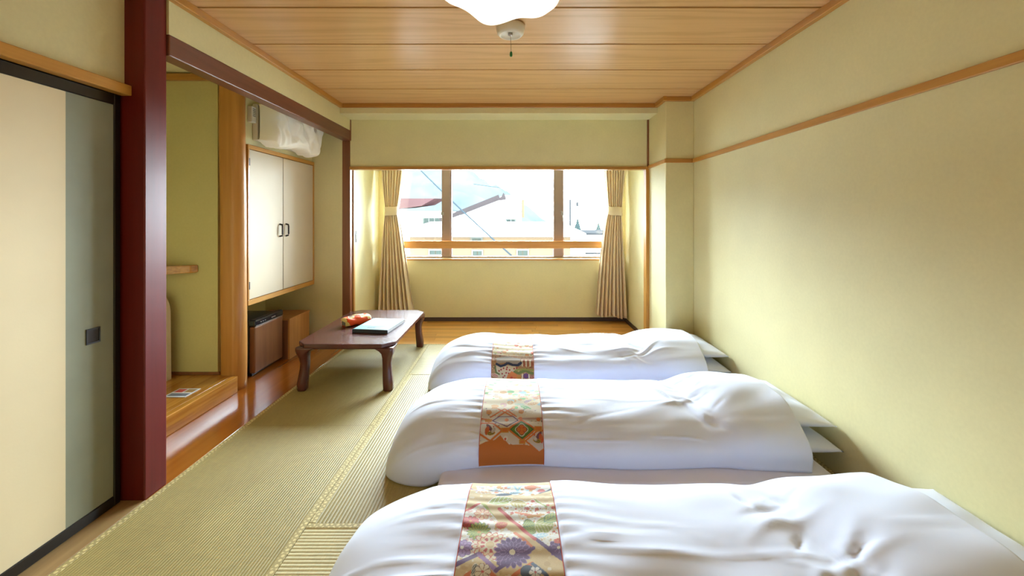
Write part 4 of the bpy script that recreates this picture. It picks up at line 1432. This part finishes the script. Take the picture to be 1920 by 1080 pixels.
# ------------------------------------------------------------------ outside the window
def ext(name, c, rough=0.8, var=0.08, vs_=0.5):
    return plain(name, c, rough, var, vs_, spec=0.0)
E = {
    'ground': ext('grey_asphalt', (0.25, 0.25, 0.245, 1)),
    'white': ext('white_render', (0.40, 0.40, 0.39, 1)),
    'roofw': ext('pale_metal_roof', (0.40, 0.40, 0.39, 1), 0.5),
    'tan': ext('tan_render', (0.040, 0.0265, 0.0160, 1)),
    'mauve': ext('mauve_bargeboard', (0.0135, 0.0108, 0.0110, 1)),
    'red': ext('red_roof', (0.022, 0.0115, 0.0115, 1)),
    'win': ext('house_window', (0.012, 0.0145, 0.0125, 1), 0.3),
    'winframe': ext('house_window_frame', (0.03, 0.03, 0.026, 1)),
    'hill': ext('wooded_hill', (0.0185, 0.0220, 0.0222, 1), 0.9, 0.22, 0.12),
    'tree': ext('conifer_needles', (0.009, 0.0125, 0.012, 1), 0.9, 0.2, 2.0),
    'wire': ext('blue_cable', (0.008, 0.0105, 0.0125, 1)),
    'steel': ext('mast_steel', (0.011, 0.011, 0.0115, 1)),
}
def px(u, v, d):
    return ((u - 965) * d / F_PX, d, H_EYE - (v - 408) * d / F_PX)
GZ = -6.0
struct(box('ground', -140, 140, 7.0, 260, GZ - 0.3, GZ, E['ground']))

def house_window(par, x0, x1, y, z0, z1, panes=2):
    w = boxes('window', [(x0, x1, y - .04, y, z0, z0 + .06), (x0, x1, y - .04, y, z1 - .06, z1), (x0, x0 + .06, y - .04, y, z0 + .06, z1 - .06), (x1 - .06, x1, y - .04, y, z0 + .06, z1 - .06)], E['winframe'], par)
    n = panes
    for k in range(n):
        a = x0 + .06 + (x1 - x0 - .12) * k / n
        b = x0 + .06 + (x1 - x0 - .12) * (k + 1) / n
        box('pane', a + .012, b - .012, y - .03, y - .004, z0 + .06, z1 - .06, E['win'], w)
    return w

# tan house just below window level
hb = thing('tan_house', (-1.2, 17.0, GZ), 'tan walled house with a pale flat-pitched roof below the window', 'house')
x0, _, ze = px(768, 440, 15.0)
x1 = px(1039, 440, 15.0)[0] + 0.6
box('wall', x0, x1, 15.0, 20.0, GZ, ze - 0.05, E['tan'], hb)
bm = bmesh.new()
vs0 = [(x0 - .5, 14.6, ze - .06), (x1 + .5, 14.6, ze - .06), (x1 + .2, 19.8, ze + .30), (x0 - .2, 19.8, ze + .30)]
lo_ = [bm.verts.new(p) for p in vs0]; hi_ = [bm.verts.new((p[0], p[1], p[2] + 0.12)) for p in vs0]
bm.faces.new(lo_[::-1]); bm.faces.new(hi_)
for i in range(4):
    bm.faces.new((lo_[i], lo_[(i + 1) % 4], hi_[(i + 1) % 4], hi_[i]))
bm_link('roof', bm, E['roofw'], hb)
for (u0, u1, v0, v1) in ((803, 830, 467, 480), (882, 905, 444, 460), (884, 906, 468, 482), (968, 992, 467, 484)):
    a = px(u0, v1, 14.96); b = px(u1, v0, 14.96)
    house_window(hb, a[0], b[0], 15.0, a[2], b[2])

# white gabled house with a dark sloping bargeboard
hg = thing('white_gable_house', (-2.0, 26.0, GZ), 'white house with a sloping mauve bargeboard and pointed ridge end', 'house')
d = 24.0
pa, pb = px(800, 428, d), px(944, 366, d)
pc = px(978, 366, d)
bm = bmesh.new()
prof = [(pa[0], GZ), (pc[0], GZ), (pc[0], pc[2]), (pb[0], pb[2]), (pa[0], pa[2] - .2)]
f0 = [bm.verts.new((x, d, z)) for x, z in prof]; f1 = [bm.verts.new((x, d + 7, z)) for x, z in prof]
bm.faces.new(f0); bm.faces.new(f1[::-1])
for i in range(5):
    bm.faces.new((f0[i], f1[i], f1[(i + 1) % 5], f0[(i + 1) % 5]))
bm_link('wall', bm, E['white'], hg)
a = Vector(px(826, 417, d - .25)); b = Vector(px(938, 374, d - .25))
nrm = Vector((-(b.z - a.z), 0, b.x - a.x)).normalized() * 0.30
bm = bmesh.new()
q0 = [a, b, b + nrm, a + nrm * 0.8]
f0 = [bm.verts.new(p) for p in q0]; f1 = [bm.verts.new(p + Vector((0, 0.24, 0))) for p in q0]
bm.faces.new(f0); bm.faces.new(f1[::-1])
for i in range(4):
    bm.faces.new((f0[i], f1[i], f1[(i + 1) % 4], f0[(i + 1) % 4]))
bm_link('bargeboard', bm, E['mauve'], hg)
q0 = [Vector(px(930, 376, d - .3)), Vector(px(948, 374, d - .3)), Vector(px(948, 368, d - .3)), Vector(px(944, 361, d - .3)), Vector(px(940, 369, d - .3)), Vector(px(930, 373, d - .3))]
bm = bmesh.new()
f0 = [bm.verts.new(p) for p in q0]; f1 = [bm.verts.new(p + Vector((0, 0.3, 0))) for p in q0]
bm.faces.new(f0); bm.faces.new(f1[::-1])
for i in range(6):
    bm.faces.new((f0[i], f1[i], f1[(i + 1) % 6], f0[(i + 1) % 6]))
bm_link('ridge_end', bm, E['mauve'], hg)
a = px(979, 408, d - .1); b = px(983, 374, d - .1)
box('side_eave', a[0], b[0], d - .1, d + 7, a[2], b[2], E['tan'], hg)
for (u0, u1, v0, v1) in ((948, 968, 410, 422), (792, 830, 408, 420)):
    a = px(u0, v1, d - .04); b = px(u1, v0, d - .04)
    if u0 > 800:
        house_window(hg, a[0], b[0], d, a[2], b[2])

hl = thing('red_roof_house', (-8, 33.0, GZ), 'white house with a red sloping roof seen beside the left curtain', 'house')
a = px(735, 396, 30); b = px(830, 396, 30)
box('wall', a[0] - 2, b[0] + .5, 30, 36, GZ, a[2], E['white'], hl)
bm = bmesh.new()
q0 = [px(748, 392, 29.6), px(790, 386, 29.6), px(815, 372, 29.6), px(748, 372, 29.6)]
f0 = [bm.verts.new(p) for p in q0]; f1 = [bm.verts.new((p[0], p[1] + 5, p[2] + 0.2)) for p in q0]
bm.faces.new(f0); bm.faces.new(f1[::-1])
for i in range(4):
    bm.faces.new((f0[i], f1[i], f1[(i + 1) % 4], f0[(i + 1) % 4]))
bm_link('roof', bm, E['red'], hl)
a = px(792, 421, 29.9); b = px(826, 408, 29.9)
house_window(hl, a[0], b[0], 30.0, a[2], b[2], 3)
box('lower_roof', px(735, 430, 27)[0], px(840, 430, 27)[0], 27, 30, px(0, 436, 27)[2], px(0, 428, 27)[2], E['roofw'], hl)

hr_ = thing('low_pale_house', (4.5, 26.0, GZ), 'low pale house with thin roof edge seen beside the right curtain', 'house')
a = px(1060, 440, 22); b = px(1190, 440, 22)
box('wall', a[0], b[0], 22, 27, GZ, a[2], E['white'], hr_)
box('roof', a[0] - .3, b[0] + .3, 21.6, 27.4, a[2], a[2] + .10, E['steel'], hr_)
box('gutter', a[0] + 1.0, b[0], 21.4, 21.6, a[2] - 1.0, a[2] - .92, E['steel'], hr_)
house_window(hr_, a[0] + 1.0, a[0] + 2.4, 22, a[2] - 2.0, a[2] - 1.3)

# hillside
nx, ny = 140, 60
gx = np.linspace(-150, 60, nx); gy = np.linspace(70, 190, ny)
X, Y = np.meshgrid(gx, gy, indexing='ij')
u_ = 965 + X / 110.0 * F_PX
rid = np.interp(u_, [100, 600, 780, 840, 880, 905, 950, 985, 1020, 1060, 1200], [215, 265, 300, 318, 326, 334, 362, 388, 414, 444, 470])
Zr = H_EYE - (rid - 408) * 110 / F_PX
t_ = np.clip((Y - 70) / 40.0, 0, 1)
Z = GZ - 1 + (Zr - GZ + 1) * (t_ ** 0.8) * np.where(Y > 115, np.clip(1 - (Y - 115) / 110, 0, 1), 1)
Z = Z + (0.9 * sines(X, Y, 5, 0.5) + 0.5 * sines(X, Y, 6, 1.4)) * t_
P = np.stack([X, Y, Z], -1)
struct(grid('hillside', P, E['hill']))

def conifer(x, y, z, h, label):
    t = thing('conifer', (x, y, z), label, 'tree', 'hazy conifers beyond the low house')
    tube('trunk', [(x, y, z), (x, y, z + h * 0.9)], [0.12, 0.03], E['steel'], t, 6)
    r_ = random.Random(int(x * 10))
    bm = bmesh.new()
    for k in range(7):
        z0 = z + h * (0.2 + 0.11 * k); rr = h * 0.22 * (1 - k / 8.0)
        n = 14
        ring = [bm.verts.new((x + rr * (1 + .25 * (i % 2)) * math.cos(2 * math.pi * i / n), y + rr * (1 + .25 * (i % 2)) * math.sin(2 * math.pi * i / n), z0 + r_.uniform(-.05, .05))) for i in range(n)]
        tip = bm.verts.new((x, y, z0 + h * 0.24))
        for i in range(n):
            bm.faces.new((ring[i], ring[(i + 1) % n], tip))
        bm.faces.new(ring[::-1])
    bm_link('foliage', bm, E['tree'], t)
for (u, v, d, h, lb) in ((1083, 418, 45, 7.0, 'taller pale green conifer beside the thin mast'), (1122, 424, 50, 6.5, 'small faint conifer close to the right curtain')):
    p_ = px(u, v, d)
    conifer(p_[0], p_[1], GZ, p_[2] - GZ, lb)
ms = thing('utility_mast', px(1069, 430, 60)[:2] + (GZ,), 'thin pale utility mast standing in the right-hand pane', 'mast')
p_ = px(1069, 374, 60)
tube('pole', [(p_[0], 60, GZ), (p_[0], 60, p_[2])], 0.16, E['steel'], ms)
for k in range(4):
    box('crossarm', p_[0] - 0.5, p_[0] + 0.5, 59.9, 60.1, p_[2] - 0.5 - k * 0.9, p_[2] - 0.42 - k * 0.9, E['steel'], ms)
box('antenna', p_[0] + 0.9 , p_[0] + 1.2, 59.8, 60.1, p_[2] - 1.0, p_[2] - 0.4, E['steel'], ms)
box('antenna_arm', p_[0] + 0.1, p_[0] + 0.95, 59.95, 60.05, p_[2] - 0.72, p_[2] - 0.64, E['steel'], ms)

def cable(pts, r, label):
    P = [Vector(p) for p in pts]
    o = tube('cable', P, r, E['wire'], None, 6)
    tag(o, label, 'cable', 'overhead cables outside the window')
def span(u0, v0, d0, u1, v1, d1, sag, n=12):
    a, b = Vector(px(u0, v0, d0)), Vector(px(u1, v1, d1))
    return [a.lerp(b, k / n) - Vector((0, 0, sag * 4 * (k / n) * (1 - k / n))) for k in range(n + 1)]
cable(span(770, 300, 14, 962, 482, 9, 0.05), 0.020, 'thick cable slanting down across the left and middle panes')
cable(span(888, 345, 20, 1060, 356, 22, 0.12), 0.012, 'thin high cable nearly level across the middle pane')
cable(span(840, 392, 21, 1045, 424, 22, 0.10), 0.012, 'thin cable crossing in front of the white gable house')
cable(span(1050, 415, 21, 1150, 436, 20.8, 0.05), 0.012, 'thin cable sloping down in the right-hand pane')
